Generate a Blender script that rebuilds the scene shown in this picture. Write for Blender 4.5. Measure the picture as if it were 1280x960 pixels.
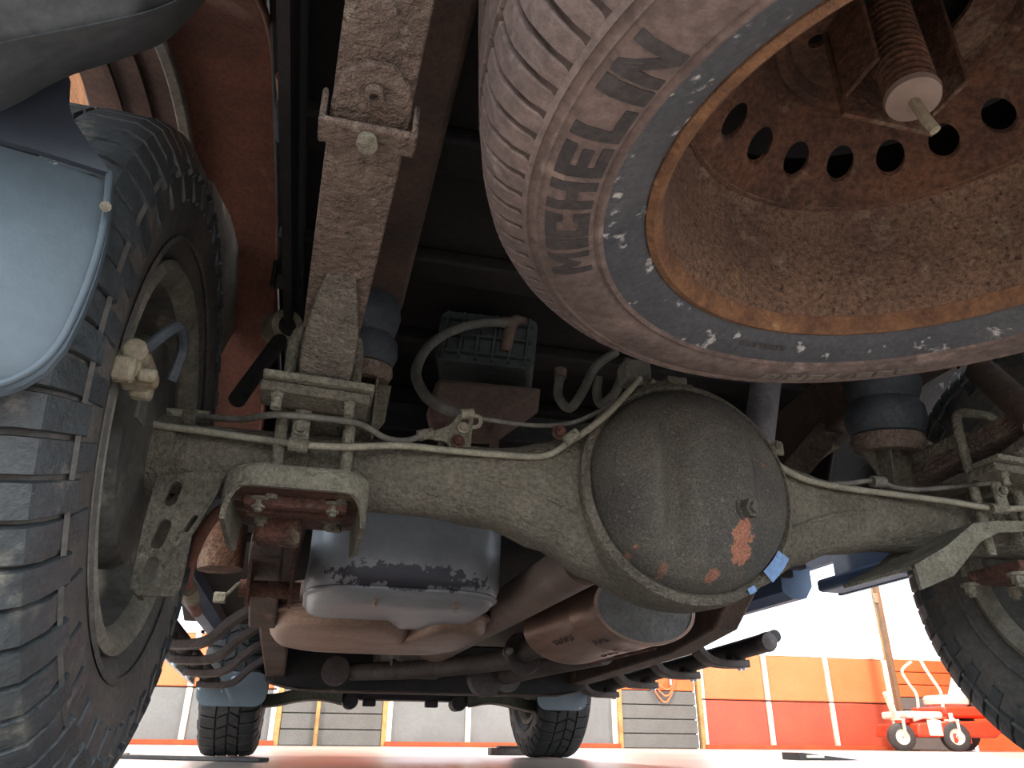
import bpy, math, random
from mathutils import Vector, Matrix, noise
from mathutils.geometry import tessellate_polygon
random.seed(7)
for o in list(bpy.data.objects): bpy.data.objects.remove(o)
scene = bpy.context.scene
COL = scene.collection
pi = math.pi
V = Vector

# ------------------------------------------------------------------ camera
FPX = 941.2
CP = V((-.4992, -.9546, .075))
def _axes(yaw=.2525, pitch=.4432, roll=.0097):
    cy, sy = math.cos(yaw), math.sin(yaw)
    r = V((cy, -sy, 0)); f = V((sy, cy, 0)); u = V((0, 0, 1))
    f2 = f*math.cos(pitch) + u*math.sin(pitch); u2 = u*math.cos(pitch) - f*math.sin(pitch)
    return r*math.cos(roll) + u2*math.sin(roll), u2*math.cos(roll) - r*math.sin(roll), f2
CR, CU, CW = _axes()
cam = bpy.data.cameras.new('camera'); cam.sensor_width = 36; cam.lens = FPX/1280*36
cam.clip_start = .01; cam.clip_end = 200
camo = bpy.data.objects.new('camera', cam); COL.objects.link(camo)
m = Matrix((CR, CU, -CW)).transposed().to_4x4(); m.translation = CP
camo.matrix_world = m
scene.camera = camo
def at(px, py, X=None, Y=None, Z=None):
    """a point of the photograph on a world plane"""
    d = CR*((px-640)/FPX) - CU*((py-480)/FPX) + CW
    t = (X-CP.x)/d.x if X is not None else (Y-CP.y)/d.y if Y is not None else (Z-CP.z)/d.z
    return CP + d*t

# ------------------------------------------------------------------ world, lights, exposure
scene.view_settings.view_transform = 'Standard'
scene.view_settings.look = 'None'
scene.view_settings.gamma = 1
scene.view_settings.use_curve_mapping = False
scene.view_settings.exposure = 1.4
w = bpy.data.worlds.new('sky'); scene.world = w; w.use_nodes = True
bg = w.node_tree.nodes['Background']
bg.inputs[0].default_value = (.80, .90, 1.0, 1); bg.inputs[1].default_value = 1.9
sun = bpy.data.lights.new('sun', 'SUN'); sun.energy = 1.5; sun.angle = .06; sun.color = (1, .93, .84)
suno = bpy.data.objects.new('sun', sun); COL.objects.link(suno)
suno.rotation_euler = V((.42, .62, -.75)).to_track_quat('-Z', 'Y').to_euler()

# ------------------------------------------------------------------ materials
def lin(c):
    return tuple(((v/255)/12.92 if v/255 <= .04045 else ((v/255+.055)/1.055)**2.4) for v in c) + (1,)
def mat(name, c1, c2=None, scale=12, rough=.75, metal=0, bump=.3, bscale=120, dist=.004, spots=None, spec=.4,
        fine=None, lo=.35, hi=.65, aniso=None, patch=None, grain=.22, gscale=None):
    """c1/c2 sRGB 0-255 mixed by a noise; spots = [(colour, scale, threshold, softness)]"""
    mt = bpy.data.materials.new(name); mt.use_nodes = True
    nt = mt.node_tree; N = nt.nodes; L = nt.links
    bs = N['Principled BSDF']
    bs.inputs['Roughness'].default_value = rough; bs.inputs['Metallic'].default_value = metal
    bs.inputs['Specular IOR Level'].default_value = spec
    tc = N.new('ShaderNodeTexCoord')
    co = tc.outputs['Object']
    if aniso:
        mp = N.new('ShaderNodeMapping'); mp.inputs['Scale'].default_value = aniso
        L.new(co, mp.inputs[0]); co = mp.outputs[0]
    def nz(s, d=4, r=.6):
        n = N.new('ShaderNodeTexNoise'); n.inputs['Scale'].default_value = s
        n.inputs['Detail'].default_value = d; n.inputs['Roughness'].default_value = r
        L.new(co, n.inputs['Vector']); return n.outputs['Fac']
    def ramp(fac, a, b):
        r = N.new('ShaderNodeMapRange'); r.inputs[1].default_value = a; r.inputs[2].default_value = b
        L.new(fac, r.inputs[0]); return r.outputs[0]
    def mix(fac, a, b):
        x = N.new('ShaderNodeMix'); x.data_type = 'RGBA'
        L.new(fac, x.inputs[0])
        for v, s in ((a, 6), (b, 7)):
            if isinstance(v, tuple): x.inputs[s].default_value = v
            else: L.new(v, x.inputs[s])
        return x.outputs[2]
    col = lin(c1)
    if c2: col = mix(ramp(nz(scale), lo, hi), lin(c1), lin(c2))
    for sp in spots or []:
        col = mix(ramp(nz(sp[1], 5), sp[2], sp[2]+sp[3]), col, lin(sp[0]))
    if fine:   # fine speckle
        col = mix(ramp(nz(fine[1], 2), fine[2], fine[2]+.08), col, lin(fine[0]))
    for pc in patch or []:   # one stain with a shape of its own: (colour, centre, radii)
        vm = N.new('ShaderNodeVectorMath'); vm.operation = 'SUBTRACT'; L.new(co, vm.inputs[0]); vm.inputs[1].default_value = pc[1]
        vs_ = N.new('ShaderNodeVectorMath'); vs_.operation = 'DIVIDE'; L.new(vm.outputs[0], vs_.inputs[0]); vs_.inputs[1].default_value = pc[2]
        vl = N.new('ShaderNodeVectorMath'); vl.operation = 'LENGTH'; L.new(vs_.outputs[0], vl.inputs[0])
        ad = N.new('ShaderNodeMath'); ad.operation = 'MULTIPLY_ADD'; L.new(nz(60, 4), ad.inputs[0]); ad.inputs[1].default_value = -2.2; L.new(vl.outputs[1], ad.inputs[2])
        col = mix(ramp(ad.outputs[0], -.22, -.34), col, lin(pc[0]))
    if grain:
        gm = N.new('ShaderNodeMapRange'); gm.inputs[1].default_value = .34; gm.inputs[2].default_value = .66
        gm.inputs[3].default_value = 1-grain; gm.inputs[4].default_value = 1+grain
        L.new(nz(gscale or bscale*1.3, 3, .7), gm.inputs[0])
        x = N.new('ShaderNodeMix'); x.data_type = 'RGBA'; x.blend_type = 'MULTIPLY'; x.inputs[0].default_value = 1
        if isinstance(col, tuple): x.inputs[6].default_value = col
        else: L.new(col, x.inputs[6])
        L.new(gm.outputs[0], x.inputs[7]); col = x.outputs[2]
    if isinstance(col, tuple): bs.inputs['Base Color'].default_value = col
    else: L.new(col, bs.inputs['Base Color'])
    if bump:
        b = N.new('ShaderNodeBump'); b.inputs['Strength'].default_value = bump; b.inputs['Distance'].default_value = dist*2
        L.new(nz(bscale, 4, .65), b.inputs['Height']); L.new(b.outputs[0], bs.inputs['Normal'])
    return mt
M = {}
M['axle'] = mat('dusty_axle_paint', (124,116,101), (101,94,81), 14, .9, 0, 1.0, 130, .007, spots=[((132,126,112), 60, .6, .15), ((92,76,62), 9, .66, .15)], grain=.28)
M['cover'] = mat('dusty_black_cover', (86,80,70), (66,62,57), 11, .75, 0, .45, 260, .004, spots=[((150,98,74), 13, .68, .04)], fine=((126,118,100), 330, .64), patch=[((150,98,76),tuple(at(924,684,Y=-.115)),(.017,.3,.036)),((116,84,66),tuple(at(842,708,Y=-.12)),(.006,.3,.009)),((134,92,74),tuple(at(893,716,Y=-.11)),(.013,.3,.010))], grain=.42)
M['bracket'] = mat('khaki_dust_bracket', (138,132,114), (112,106,92), 22, .92, 0, 1.0, 150, .005, spots=[((120,84,66), 24, .66, .1)], grain=.28)
M['rustplate'] = mat('red_rust_plate', (98,64,52), (66,46,40), 30, .9, 0, .6, 150, .004, spots=[((120,108,88), 26, .58, .1)], grain=.42)
M['leaf'] = mat('dusty_spring_steel', (124,106,94), (100,84,74), 18, .9, 0, 1.0, 95, .008, spots=[((140,128,112), 70, .6, .1), ((98,66,50), 7, .6, .2)], grain=.24)
M['helper'] = mat('crusted_dust_steel', (136,126,113), (112,103,92), 30, .95, 0, 1.0, 140, .008, spots=[((138,130,116), 90, .56, .1)], grain=.28)
M['line'] = mat('dusty_steel_line', (142,136,116), (118,112,98), 40, .7, 0, .3, 200, .002)
M['hose'] = mat('dusty_hose', (112,108,98), (88,84,78), 30, .75, 0, .3, 200, .002)
M['bumpstop'] = mat('dark_rubber', (62,66,70), (44,47,50), 20, .65, 0, .3, 140, .003, spots=[((98,94,88), 30, .64, .1)])
M['tread'] = mat('dusty_tread_rubber', (62,67,69), (48,51,52), 9, .5, 0, .35, 90, .004, spots=[((112,108,98), 16, .6, .12)], spec=.55)
M['sidewall'] = mat('dusty_sidewall_rubber', (92,87,81), (70,68,65), 7, .7, 0, .4, 70, .004, spots=[((110,106,98), 26, .64, .08)])
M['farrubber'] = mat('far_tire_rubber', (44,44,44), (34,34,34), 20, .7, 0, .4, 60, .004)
M['rimdirt'] = mat('dirty_wheel_inside', (96,93,86), (70,68,63), 10, .7, .1, .3, 60, .003, spots=[((122,116,104), 14, .6, .1)])
M['rimlip'] = mat('dusty_wheel_lip', (134,128,114), (104,98,86), 30, .7, .1, .4, 160, .003)
M['spare_dust'] = mat('pink_dust_spare_rubber', (114,96,89), (90,77,72), 10, .9, 0, .35, 120, .003, spots=[((132,114,105), 20, .6, .12)], grain=.25, gscale=90)
M['spare_dark'] = mat('bare_spare_rubber', (62,63,67), (78,77,79), 9, .6, 0, .25, 140, .003, spots=[((170,166,162), 46, .60, .05), ((110,106,104), 14, .64, .12)], spec=.5)
M['spare_letter'] = mat('worn_black_letter', (54,49,48), (68,62,60), 34, .8, 0, .2, 140, .002)
M['spare_groove'] = mat('tread_groove', (70,56,50), (56,46,42), 20, .95, 0, .2, 140, .002)
M['rust'] = mat('brown_rust', (116,90,72), (88,67,55), 9, .85, .1, .6, 160, .004, spots=[((126,106,88), 18, .58, .12), ((132,100,62), 12, .64, .12)], fine=((74,50,40), 180, .6), grain=.42)
M['rustdark'] = mat('dark_rust', (98,66,48), (66,46,37), 12, .85, .1, .6, 120, .004, spots=[((104,82,66), 14, .58, .05), ((118,78,46), 11, .66, .1)], grain=.42)
M['rust_lit_edge'] = mat('orange_rust_and_lit_edge', (132,94,64), (96,66,48), 26, .8, .1, .6, 140, .003, spots=[((158,124,90), 30, .62, .1)])
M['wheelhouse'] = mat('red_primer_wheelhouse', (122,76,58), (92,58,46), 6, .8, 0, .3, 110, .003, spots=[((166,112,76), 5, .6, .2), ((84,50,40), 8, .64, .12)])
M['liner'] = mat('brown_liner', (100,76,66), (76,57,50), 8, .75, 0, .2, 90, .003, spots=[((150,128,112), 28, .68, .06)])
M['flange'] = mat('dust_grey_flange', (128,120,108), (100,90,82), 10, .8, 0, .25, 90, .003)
M['black'] = mat('black_chassis_wheelhouse', (44,40,38), (30,28,27), 12, .65, 0, .3, 100, .003, spots=[((70,62,54), 16, .66, .1)])
M['framebrown'] = mat('brown_frame_rail', (88,70,60), (64,52,46), 9, .8, 0, .4, 100, .004, spots=[((128,98,76), 14, .62, .12)])
M['bedfloor'] = mat('dark_bed_underside', (46,42,40), (34,32,31), 6, .85, 0, .2, 60, .003)
M['cab'] = mat('body_blue_with_haze', (84,104,132), (66,84,110), 5, .5, 0, .1, 40, .002, grain=.06)  # body colour with the blue of lens veil and skylight put in
M['flap'] = mat('grey_blue_flap', (78,90,97), (68,78,85), 5, .45, 0, .1, 60, .002, spots=[((150,160,164), 38, .7, .03)], spec=.5, grain=.06)
M['flapdark'] = mat('navy_black_plastic', (50,56,66), (40,44,52), 6, .5, 0, .12, 50, .002, spots=[((130,134,138), 24, .72, .03)], spec=.5, grain=.06)
M['bumper'] = mat('grey_black_plastic', (78,80,81), (58,60,61), 5, .55, 0, .12, 60, .002, spots=[((100,92,80), 8, .66, .15)], spec=.5)
M['tank'] = mat('grey_plastic_tank', (152,154,156), (128,130,134), 5, .4, .15, .1, 60, .002, spots=[((64,64,70), 8, .62, .06)], grain=.06, patch=[((66,64,72),tuple(at(510,720,Y=.54)),(.17,.5,.026))])
M['skid'] = mat('brown_dust_skid_plate', (150,124,108), (120,98,84), 6, .5, .25, .15, 80, .002, aniso=(1, 1, 3))
M['muffler'] = mat('brown_tinted_steel', (164,134,118), (128,102,90), 9, .38, .45, .15, 60, .002, aniso=(1, .4, 3), grain=.06)
M['mufflerend'] = mat('grey_muffler_end', (112,110,106), (92,88,84), 16, .6, .3, .3, 90, .003)
M['shaft'] = mat('dusty_drive_shaft', (132,112,100), (108,92,82), 8, .55, .1, .2, 80, .002, grain=.06)
M['pipe'] = mat('dark_exhaust_pipe', (86,76,72), (66,58,55), 14, .65, .2, .3, 90, .003)
M['canister_lid'] = mat('dusty_green_black_lid', (74,80,78), (60,65,64), 14, .8, 0, .2, 90, .002)
M['canister'] = mat('dusty_brown_canister', (112,92,82), (94,78,70), 9, .85, 0, .2, 90, .002)
M['alu'] = mat('dull_aluminium', (140,136,128), (108,104,98), 14, .6, .3, .4, 80, .004)
M['shock'] = mat('grey_shock', (124,120,120), (96,92,94), 12, .55, .1, .2, 90, .002)
M['chrome'] = mat('pale_bright_steel', (190,200,204), (170,180,184), 20, .3, .3, .1, 60, .001)
M['redhose'] = mat('red_brown_hose', (138,92,78), (110,74,62), 20, .7, 0, .2, 120, .002)
M['zinc'] = mat('dusty_yellow_zinc', (146,138,116), (120,104,84), 40, .7, .1, .4, 180, .002)
# building
M['concrete'] = mat('pale_shop_concrete', (176,164,156), (158,146,138), 1.2, .32, 0, .05, 30, .002, spots=[((140,124,116), .7, .6, .2)], spec=.5, grain=.06)
M['block_grey'] = mat('grey_painted_block', (112,111,108), (102,101,97), 3, .8, 0, .3, 60, .004)
M['block_orange'] = mat('orange_painted_block', (232,118,68), (224,108,60), 3, .7, 0, .2, 60, .004, grain=.06)
M['mortar'] = mat('mortar', (78,76,73), None, rough=.9, bump=.2)
M['door_grey'] = mat('grey_door_panel', (124,125,124), (112,113,112), 1.5, .6, 0, .1, 20, .003, spots=[((136,128,114), 1.2, .62, .2)], grain=.06)
M['door_orange'] = mat('orange_door_panel', (234,128,82), (228,120,74), 1.5, .5, 0, .05, 20, .003, grain=.06)
M['door_red'] = mat('red_orange_door_panel', (196,88,64), (172,78,62), 1.4, .5, 0, .05, 20, .003, grain=.06)
M['white'] = mat('white_stile_paint', (232,226,212), (206,180,130), 9, .6, 0, .1, 40, .002, lo=.5, hi=.75, grain=.06)
M['tanwood'] = mat('tan_jamb', (190,152,96), (160,122,76), 6, .7, 0, .2, 40, .002)
M['sillred'] = mat('red_sill', (186,84,44), (160,70,40), 4, .7, 0, .1, 40, .002)
M['pole'] = mat('tan_steel_pole', (122,94,70), (100,78,58), 5, .6, .1, .1, 40, .002)
M['plank'] = mat('tan_ceiling_board', (188,146,112), (160,118,88), 6, .8, 0, .3, 30, .003, aniso=(8, 1, 1))
M['blackfloor'] = mat('black_rubber_ramp', (52,50,50), (40,38,38), 9, .7, 0, .2, 60, .002)
M['mowerred'] = mat('red_mower_paint', (206,62,34), (190,54,30), 8, .4, 0, .05, 40, .001, grain=.06)
M['mowerwhite'] = mat('cream_mower_paint', (226,214,196), (206,190,170), 8, .5, 0, .05, 40, .001, grain=.06)
M['mowerblack'] = mat('mower_rubber', (60,52,48), (48,42,40), 8, .7, 0, .1, 40, .001)
g = bpy.data.materials.new('window_glass'); g.use_nodes = True
gb = g.node_tree.nodes['Principled BSDF']
gb.inputs['Base Color'].default_value = (.97,.98,.98,1); gb.inputs['Roughness'].default_value = .02
gb.inputs['Transmission Weight'].default_value = 1; gb.inputs['IOR'].default_value = 1.01
M['glass'] = g
# ------------------------------------------------------------------ mesh builder
def frame(n, up=V((0,0,1))):
    n = V(n).normalized()
    up = V(up)
    if abs(n.dot(up)) > .98: up = V((1,0,0)) if abs(n.x) < .9 else V((0,1,0))
    a = up.cross(n).normalized(); b = n.cross(a)
    return a, b, n
def smooth_path(pts, k=6):
    pts = [V(p) for p in pts]
    if len(pts) < 3: return pts
    out = []
    for i in range(len(pts)-1):
        p0 = pts[max(i-1,0)]; p1 = pts[i]; p2 = pts[i+1]; p3 = pts[min(i+2, len(pts)-1)]
        for j in range(k):
            t = j/k
            out.append(.5*((2*p1)+(p2-p0)*t+(2*p0-5*p1+4*p2-p3)*t*t+(3*p1-p0-3*p2+p3)*t**3))
    out.append(pts[-1]); return out
class MB:
    def __init__(s): s.v = []; s.f = []
    def add(s, vs, fs):
        b = len(s.v); s.v += [V(p) for p in vs]; s.f += [tuple(i+b for i in f) for f in fs]; return s
    def box(s, c, size, rot=None):
        c = V(c); h = V(size)/2
        vs = [V((x*h.x, y*h.y, z*h.z)) for x in (-1,1) for y in (-1,1) for z in (-1,1)]
        if rot: vs = [rot @ q for q in vs]
        return s.add([q+c for q in vs], [(0,1,3,2),(4,6,7,5),(0,4,5,1),(2,3,7,6),(0,2,6,4),(1,5,7,3)])
    def bar(s, p0, p1, w, h, up=(0,0,1)):
        p0, p1 = V(p0), V(p1); a, b, n = frame(p1-p0, up)
        q = [a*(w/2*i)+b*(h/2*j) for i, j in ((-1,-1),(1,-1),(1,1),(-1,1))]
        return s.add([p0+k for k in q]+[p1+k for k in q], [(3,2,1,0),(4,5,6,7)]+[(i,(i+1)%4,(i+1)%4+4,i+4) for i in range(4)])
    def loft(s, rings, caps=True, closed=True):
        n = len(rings[0]); vs = [q for r in rings for q in r]; fs = []
        for i in range(len(rings)-1):
            for j in range(n if closed else n-1):
                k = (j+1) % n
                fs.append((i*n+j, i*n+k, (i+1)*n+k, (i+1)*n+j))
        if caps and closed:
            fs.append(tuple(range(n-1,-1,-1))); fs.append(tuple(range((len(rings)-1)*n, len(rings)*n)))
        return s.add(vs, fs)
    def cyl(s, p0, p1, r0, r1=None, n=20, caps=True):
        p0, p1 = V(p0), V(p1); r1 = r0 if r1 is None else r1
        a, b, _ = frame(p1-p0)
        return s.loft([[p+(a*math.cos(2*pi*i/n)+b*math.sin(2*pi*i/n))*r for i in range(n)] for p, r in ((p0,r0),(p1,r1))], caps)
    def tube(s, pts, r, n=10, k=6, sm=True):
        P = smooth_path(pts, k) if sm else [V(p) for p in pts]
        rings = []; a = None
        for i, p in enumerate(P):
            d = (P[min(i+1,len(P)-1)]-P[max(i-1,0)]).normalized()
            if a is None: a = frame(d)[0]
            a = (a-d*a.dot(d)).normalized(); b = d.cross(a)
            rr = r(i/(len(P)-1)) if callable(r) else r
            rings.append([p+(a*math.cos(2*pi*j/n)+b*math.sin(2*pi*j/n))*rr for j in range(n)])
        return s.loft(rings)
    def strip(s, path, w, t, side):
        """flat bar of width w (along side) and thickness t along a path"""
        P = [V(p) for p in path]; side = V(side).normalized(); rings = []
        for i, p in enumerate(P):
            d = (P[min(i+1,len(P)-1)]-P[max(i-1,0)]).normalized(); nn = d.cross(side).normalized()
            ww = w(i/(len(P)-1)) if callable(w) else w
            rings.append([p-side*ww/2-nn*t/2, p+side*ww/2-nn*t/2, p+side*ww/2+nn*t/2, p-side*ww/2+nn*t/2])
        return s.loft(rings)
    def lathe(s, prof, o, axis, n=64, a0=0, a1=2*pi, closedprof=False, up=(0,0,1)):
        """prof: (distance along axis, radius)"""
        o = V(o); a, b, ax = frame(axis, up); full = abs(a1-a0-2*pi) < 1e-6
        N = n if full else n+1; m = len(prof); vs = []; fs = []
        for i in range(N):
            t = a0+(a1-a0)*i/n; d = a*math.cos(t)+b*math.sin(t)
            vs += [o+ax*h+d*r for h, r in prof]
        for i in range(n):
            k = (i+1) % N
            for j in range(m if closedprof else m-1):
                l = (j+1) % m
                fs.append((i*m+j, k*m+j, k*m+l, i*m+l))
        return s.add(vs, fs)
    def plate(s, outline, holes, t, o, U, W):
        """flat outline (2D) with holes, thickness t along U x W"""
        o, U, W = V(o), V(U).normalized(), V(W).normalized(); n = U.cross(W)
        loops = [outline]+list(holes)
        tri = tessellate_polygon([[V((x,y,0)) for x, y in l] for l in loops])
        flat = [p for l in loops for p in l]; k = len(flat)
        vs = [o+U*x+W*y+n*t/2 for x, y in flat]+[o+U*x+W*y-n*t/2 for x, y in flat]
        fs = [tuple(q) for q in tri]+[tuple(i+k for i in reversed(q)) for q in tri]
        b = 0
        for l in loops:
            for i in range(len(l)):
                j = (i+1) % len(l); fs.append((b+i, b+j, b+j+k, b+i+k))
            b += len(l)
        return s.add(vs, fs)
    def hexb(s, p, d, r, h, washer=True):
        p, d = V(p), V(d).normalized()
        if washer: s.cyl(p, p+d*h*.3, r*1.45, n=16)
        s.cyl(p, p+d*h, r, n=6); s.cyl(p+d*h, p+d*h*1.3, r*.55, n=10); return s
    def build(s, name, material, parent=None, smooth=40, bevel=0, seg=2, extra=None):
        me = bpy.data.meshes.new(name)
        me.from_pydata(s.v, [], s.f); me.validate()
        import bmesh
        bm = bmesh.new(); bm.from_mesh(me); bmesh.ops.recalc_face_normals(bm, faces=bm.faces); bm.to_mesh(me); bm.free()
        me.materials.append(M[material] if isinstance(material, str) else material)
        for x in extra or []: me.materials.append(M[x])
        if smooth:
            for p in me.polygons: p.use_smooth = True
            me.set_sharp_from_angle(angle=math.radians(smooth))
        o = bpy.data.objects.new(name, me); COL.objects.link(o)
        if bevel:
            b = o.modifiers.new('bevel', 'BEVEL'); b.width = bevel; b.segments = seg; b.limit_method = 'ANGLE'; b.angle_limit = math.radians(38)
        if parent is not None:
            o.parent = parent
            mw = Matrix.Translation(root_loc(parent)); o.matrix_parent_inverse = mw.inverted()
        return o
def root_loc(o):
    l = V(o.location)
    return l if o.type == 'EMPTY' else V((0,0,0))
def thing(name, label, cat, loc, group=None):
    o = bpy.data.objects.new(name, None); o.empty_display_size = .05; COL.objects.link(o)
    o.location = loc; o['label'] = label; o['category'] = cat
    if group: o['group'] = group
    return o
def tag(o, label, cat, group=None):
    o['label'] = label; o['category'] = cat
    if group: o['group'] = group
    return o
def lab(o, text): o['label'] = text; return o
def struct(o): o['kind'] = 'structure'; return o
def dup(root, off, label, mirror=False):
    """copy a thing with its parts and sub-parts, moved by off"""
    kids = {}
    for o in scene.objects:
        if o.parent: kids.setdefault(o.parent.name, []).append(o)
    def cp(o, par):
        c = o.copy(); COL.objects.link(c)
        if par is not None: c.parent = par; c.matrix_parent_inverse = o.matrix_parent_inverse.copy()
        for k in kids.get(o.name, []): cp(k, c)
        return c
    r = cp(root, None); r.location = V(root.location)+V(off); r['label'] = label
    return r
def slot(cx, cy, w, h, ang=0, n=8):
    """obround hole"""
    pts = []
    r = w/2; d = h/2-r
    for i in range(n+1): t = pi*i/n; pts.append((r*math.cos(t), d+r*math.sin(t)))
    for i in range(n+1): t = pi+pi*i/n; pts.append((r*math.cos(t), -d+r*math.sin(t)))
    c, s_ = math.cos(ang), math.sin(ang)
    return [(cx+x*c-y*s_, cy+x*s_+y*c) for x, y in pts]
def rrect(w, h, r, n=5, cx=0, cy=0):
    pts = []
    for sx, sy, a in ((1,1,0),(-1,1,pi/2),(-1,-1,pi),(1,-1,1.5*pi)):
        for i in range(n+1):
            t = a+pi/2*i/n; pts.append((cx+sx*(w/2-r)+r*math.cos(t), cy+sy*(h/2-r)+r*math.sin(t)))
    return pts

# ================================================================== SETTING
YW = 10.55
struct(MB().add([(-30,-14,0),(30,-14,0),(30,YW+.3,0),(-30,YW+.3,0)], [(0,1,2,3)]).build('floor', 'concrete', smooth=0))
struct(MB().add([(-60,YW+.3,-.02),(60,YW+.3,-.02),(60,60,-.02),(-60,60,-.02)], [(0,1,2,3)]).build('ground_outside', 'concrete', smooth=0))
# front wall: two block piers between three sectional doors, glazing above
ZD = .695
wall = MB()
PIERS = [(-9,-4.3), (-.70,.66), (4.22,5.46), (9.16,10.5)]
for k_, (a, b) in enumerate(PIERS):
    hh_ = 1.39 if k_ == 3 else 4.2
    wall.box(((a+b)/2, YW+.17, hh_/2), (b-a, .18, hh_))
wall.box((.75, YW+.17, 3.85), (19.5, .18, .7))
wall_front = struct(wall.build('wall_front', 'mortar', smooth=0))
bk = {}
def block(x0, x1, z0, col):
    wd = round(x1-x0-.012, 3)
    key = (wd, col)
    if key not in bk:
        bk[key] = MB().box((0,0,0), (wd,.10,.188)).build('block', col, wall_front, smooth=0, bevel=.006, seg=1); o = bk[key]
    else:
        o = bk[key].copy(); COL.objects.link(o)
    o.location = ((x0+x1)/2, YW+.05, z0+.1)
for a, b in PIERS[1:]:
    for c in range(11 if b < 9 else 7):
        z = c*.2; col = 'block_grey' if z < .79 else 'block_orange'
        n = max(1, round((b-a)/1.3)); wds = (b-a)/n
        off = 0
        xs = [a]+[a+off+wds*i for i in range(1 if not off else 0, n) if a+off+wds*i < b-.02]+[b]
        for i in range(len(xs)-1): block(xs[i], xs[i+1], z, col)
# sectional doors
def door(idx, x0, x1, nst, low, up, rows=2):
    d = struct(MB().box(((x0+x1)/2, YW+.14, ZD*rows/2), (x1-x0, .03, ZD*rows)).build('door_%d' % idx, 'mortar', smooth=0))
    wdt = (x1-x0)/nst
    for r_ in range(rows):
        for i in range(nst):
            MB().box((x0+wdt*(i+.5), YW+.10, ZD*(r_+.5)), (wdt-.01, .05, ZD-.016)).build('door_panel', (low, up)[min(r_, 1)], d, bevel=.012, seg=1)
        for i in range(nst+1):
            MB().box((x0+wdt*i, YW+.05, ZD*(r_+.5)), (.075, .05, ZD-.02)).build('stile', 'white', d, bevel=.006, seg=1)
    for x, sgn in ((x0-.07, -1), (x1+.07, 1)):
        MB().box((x, YW+.03, 1.7), (.07, .10, 3.4)).build('jamb', 'tanwood', d, bevel=.006, seg=1)
    MB().box(((x0+x1)/2, YW+.0, .03), (x1-x0+.1, .10, .06)).build('sill_strip', 'sillred', d, bevel=.006, seg=1)
    return d
door(1, -4.15, -.80, 3, 'door_grey', 'door_orange')
door(2, .76, 4.12, 3, 'door_grey', 'door_orange')
door(3, 5.60, 9.06, 3, 'door_red', 'door_orange')
# glazing above the doors
def window(idx, x0, x1, z0, z1, n):
    fr = MB()
    for i in range(n+1): fr.box((x0+(x1-x0)*i/n, YW+.12, (z0+z1)/2), (.05, .05, z1-z0))
    for z in (z0+.02, z1-.02): fr.box(((x0+x1)/2, YW+.12, z), (x1-x0, .05, .04))
    wo = struct(fr.build('window_%d' % idx, 'white', smooth=0))
    for i in range(n):
        a = x0+(x1-x0)*i/n; b = x0+(x1-x0)*(i+1)/n
        MB().box(((a+b)/2, YW+.12, (z0+z1)/2), (b-a-.05, .006, z1-z0-.06)).build('pane', 'glass', wo, smooth=0)
window(1, -4.15, -.75, ZD*2, 3.5, 3)
window(2, .72, 4.16, ZD*2, 3.5, 3)
window(3, 5.55, 10.4, ZD*2, 3.5, 1)
# pipe on the left block pier
tag(MB().cyl((-.22, YW-.06, .0), (-.22, YW-.06, 3.0), .028, n=12).build('conduit_pipe', 'tanwood'), 'yellow-tan pipe standing against the grey block pier left of the grey double door', 'pipe')
# right wall
wr = MB().box((10.6, 8, 2.1), (.18, 5.0, 4.2)).build('wall_right', 'block_orange', smooth=0); struct(wr)
# ceiling of boards
cl = struct(MB().box((0, 5.6, 3.98), (30, 10.6, .06)).build('ceiling', 'mortar', smooth=0))
pm = None
for i in range(40):
    x = -6+i*.3
    if pm is None: o = pm = MB().box((0,0,0), (.285, 10.4, .03)).build('board', 'plank', cl, smooth=0)
    else: o = pm.copy(); COL.objects.link(o)
    o.location = (x, 5.6, 3.93)
# added unseen fill lamps under the ceiling boards, to brighten the front wall
fillm = bpy.data.materials.new('added_fill_glow'); fillm.use_nodes = True
lb = fillm.node_tree.nodes['Principled BSDF']; lb.inputs['Emission Color'].default_value = (1,.95,.88,1); lb.inputs['Emission Strength'].default_value = 12
M['fill_glow'] = fillm
for x in (-3.2, 2.4, 7.6):
    lf = struct(MB().box((x,7.4,3.88), (.3,1.4,.07)).build('added_fill_lamp', 'white', smooth=0))
    MB().box((x,7.4,3.83), (.24,1.3,.03)).build('fill_panel', 'fill_glow', lf)
    l = bpy.data.lights.new('added_fill_light', 'AREA'); l.shape = 'RECTANGLE'; l.size = .24; l.size_y = 1.3; l.energy = 190; l.color = (1,.95,.88)
    lo = bpy.data.objects.new('added_fill_light', l); COL.objects.link(lo); lo.location = (x,7.4,3.80)
# steel pole
t = thing('steel_pole', 'slim tan steel pole standing in front of the red-orange door beside the mower', 'pole', (8.52,9.8,0))
MB().box((8.52,9.8,1.97), (.07,.09,3.90)).build('shaft', 'pole', t, bevel=.008)
MB().box((8.52,9.8,.01), (.25,.25,.02)).build('base_plate', 'pole', t, bevel=.004)
MB().box((8.45,9.78,2.25), (.09,.05,.16)).build('clip', 'zinc', t, bevel=.006)
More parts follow.
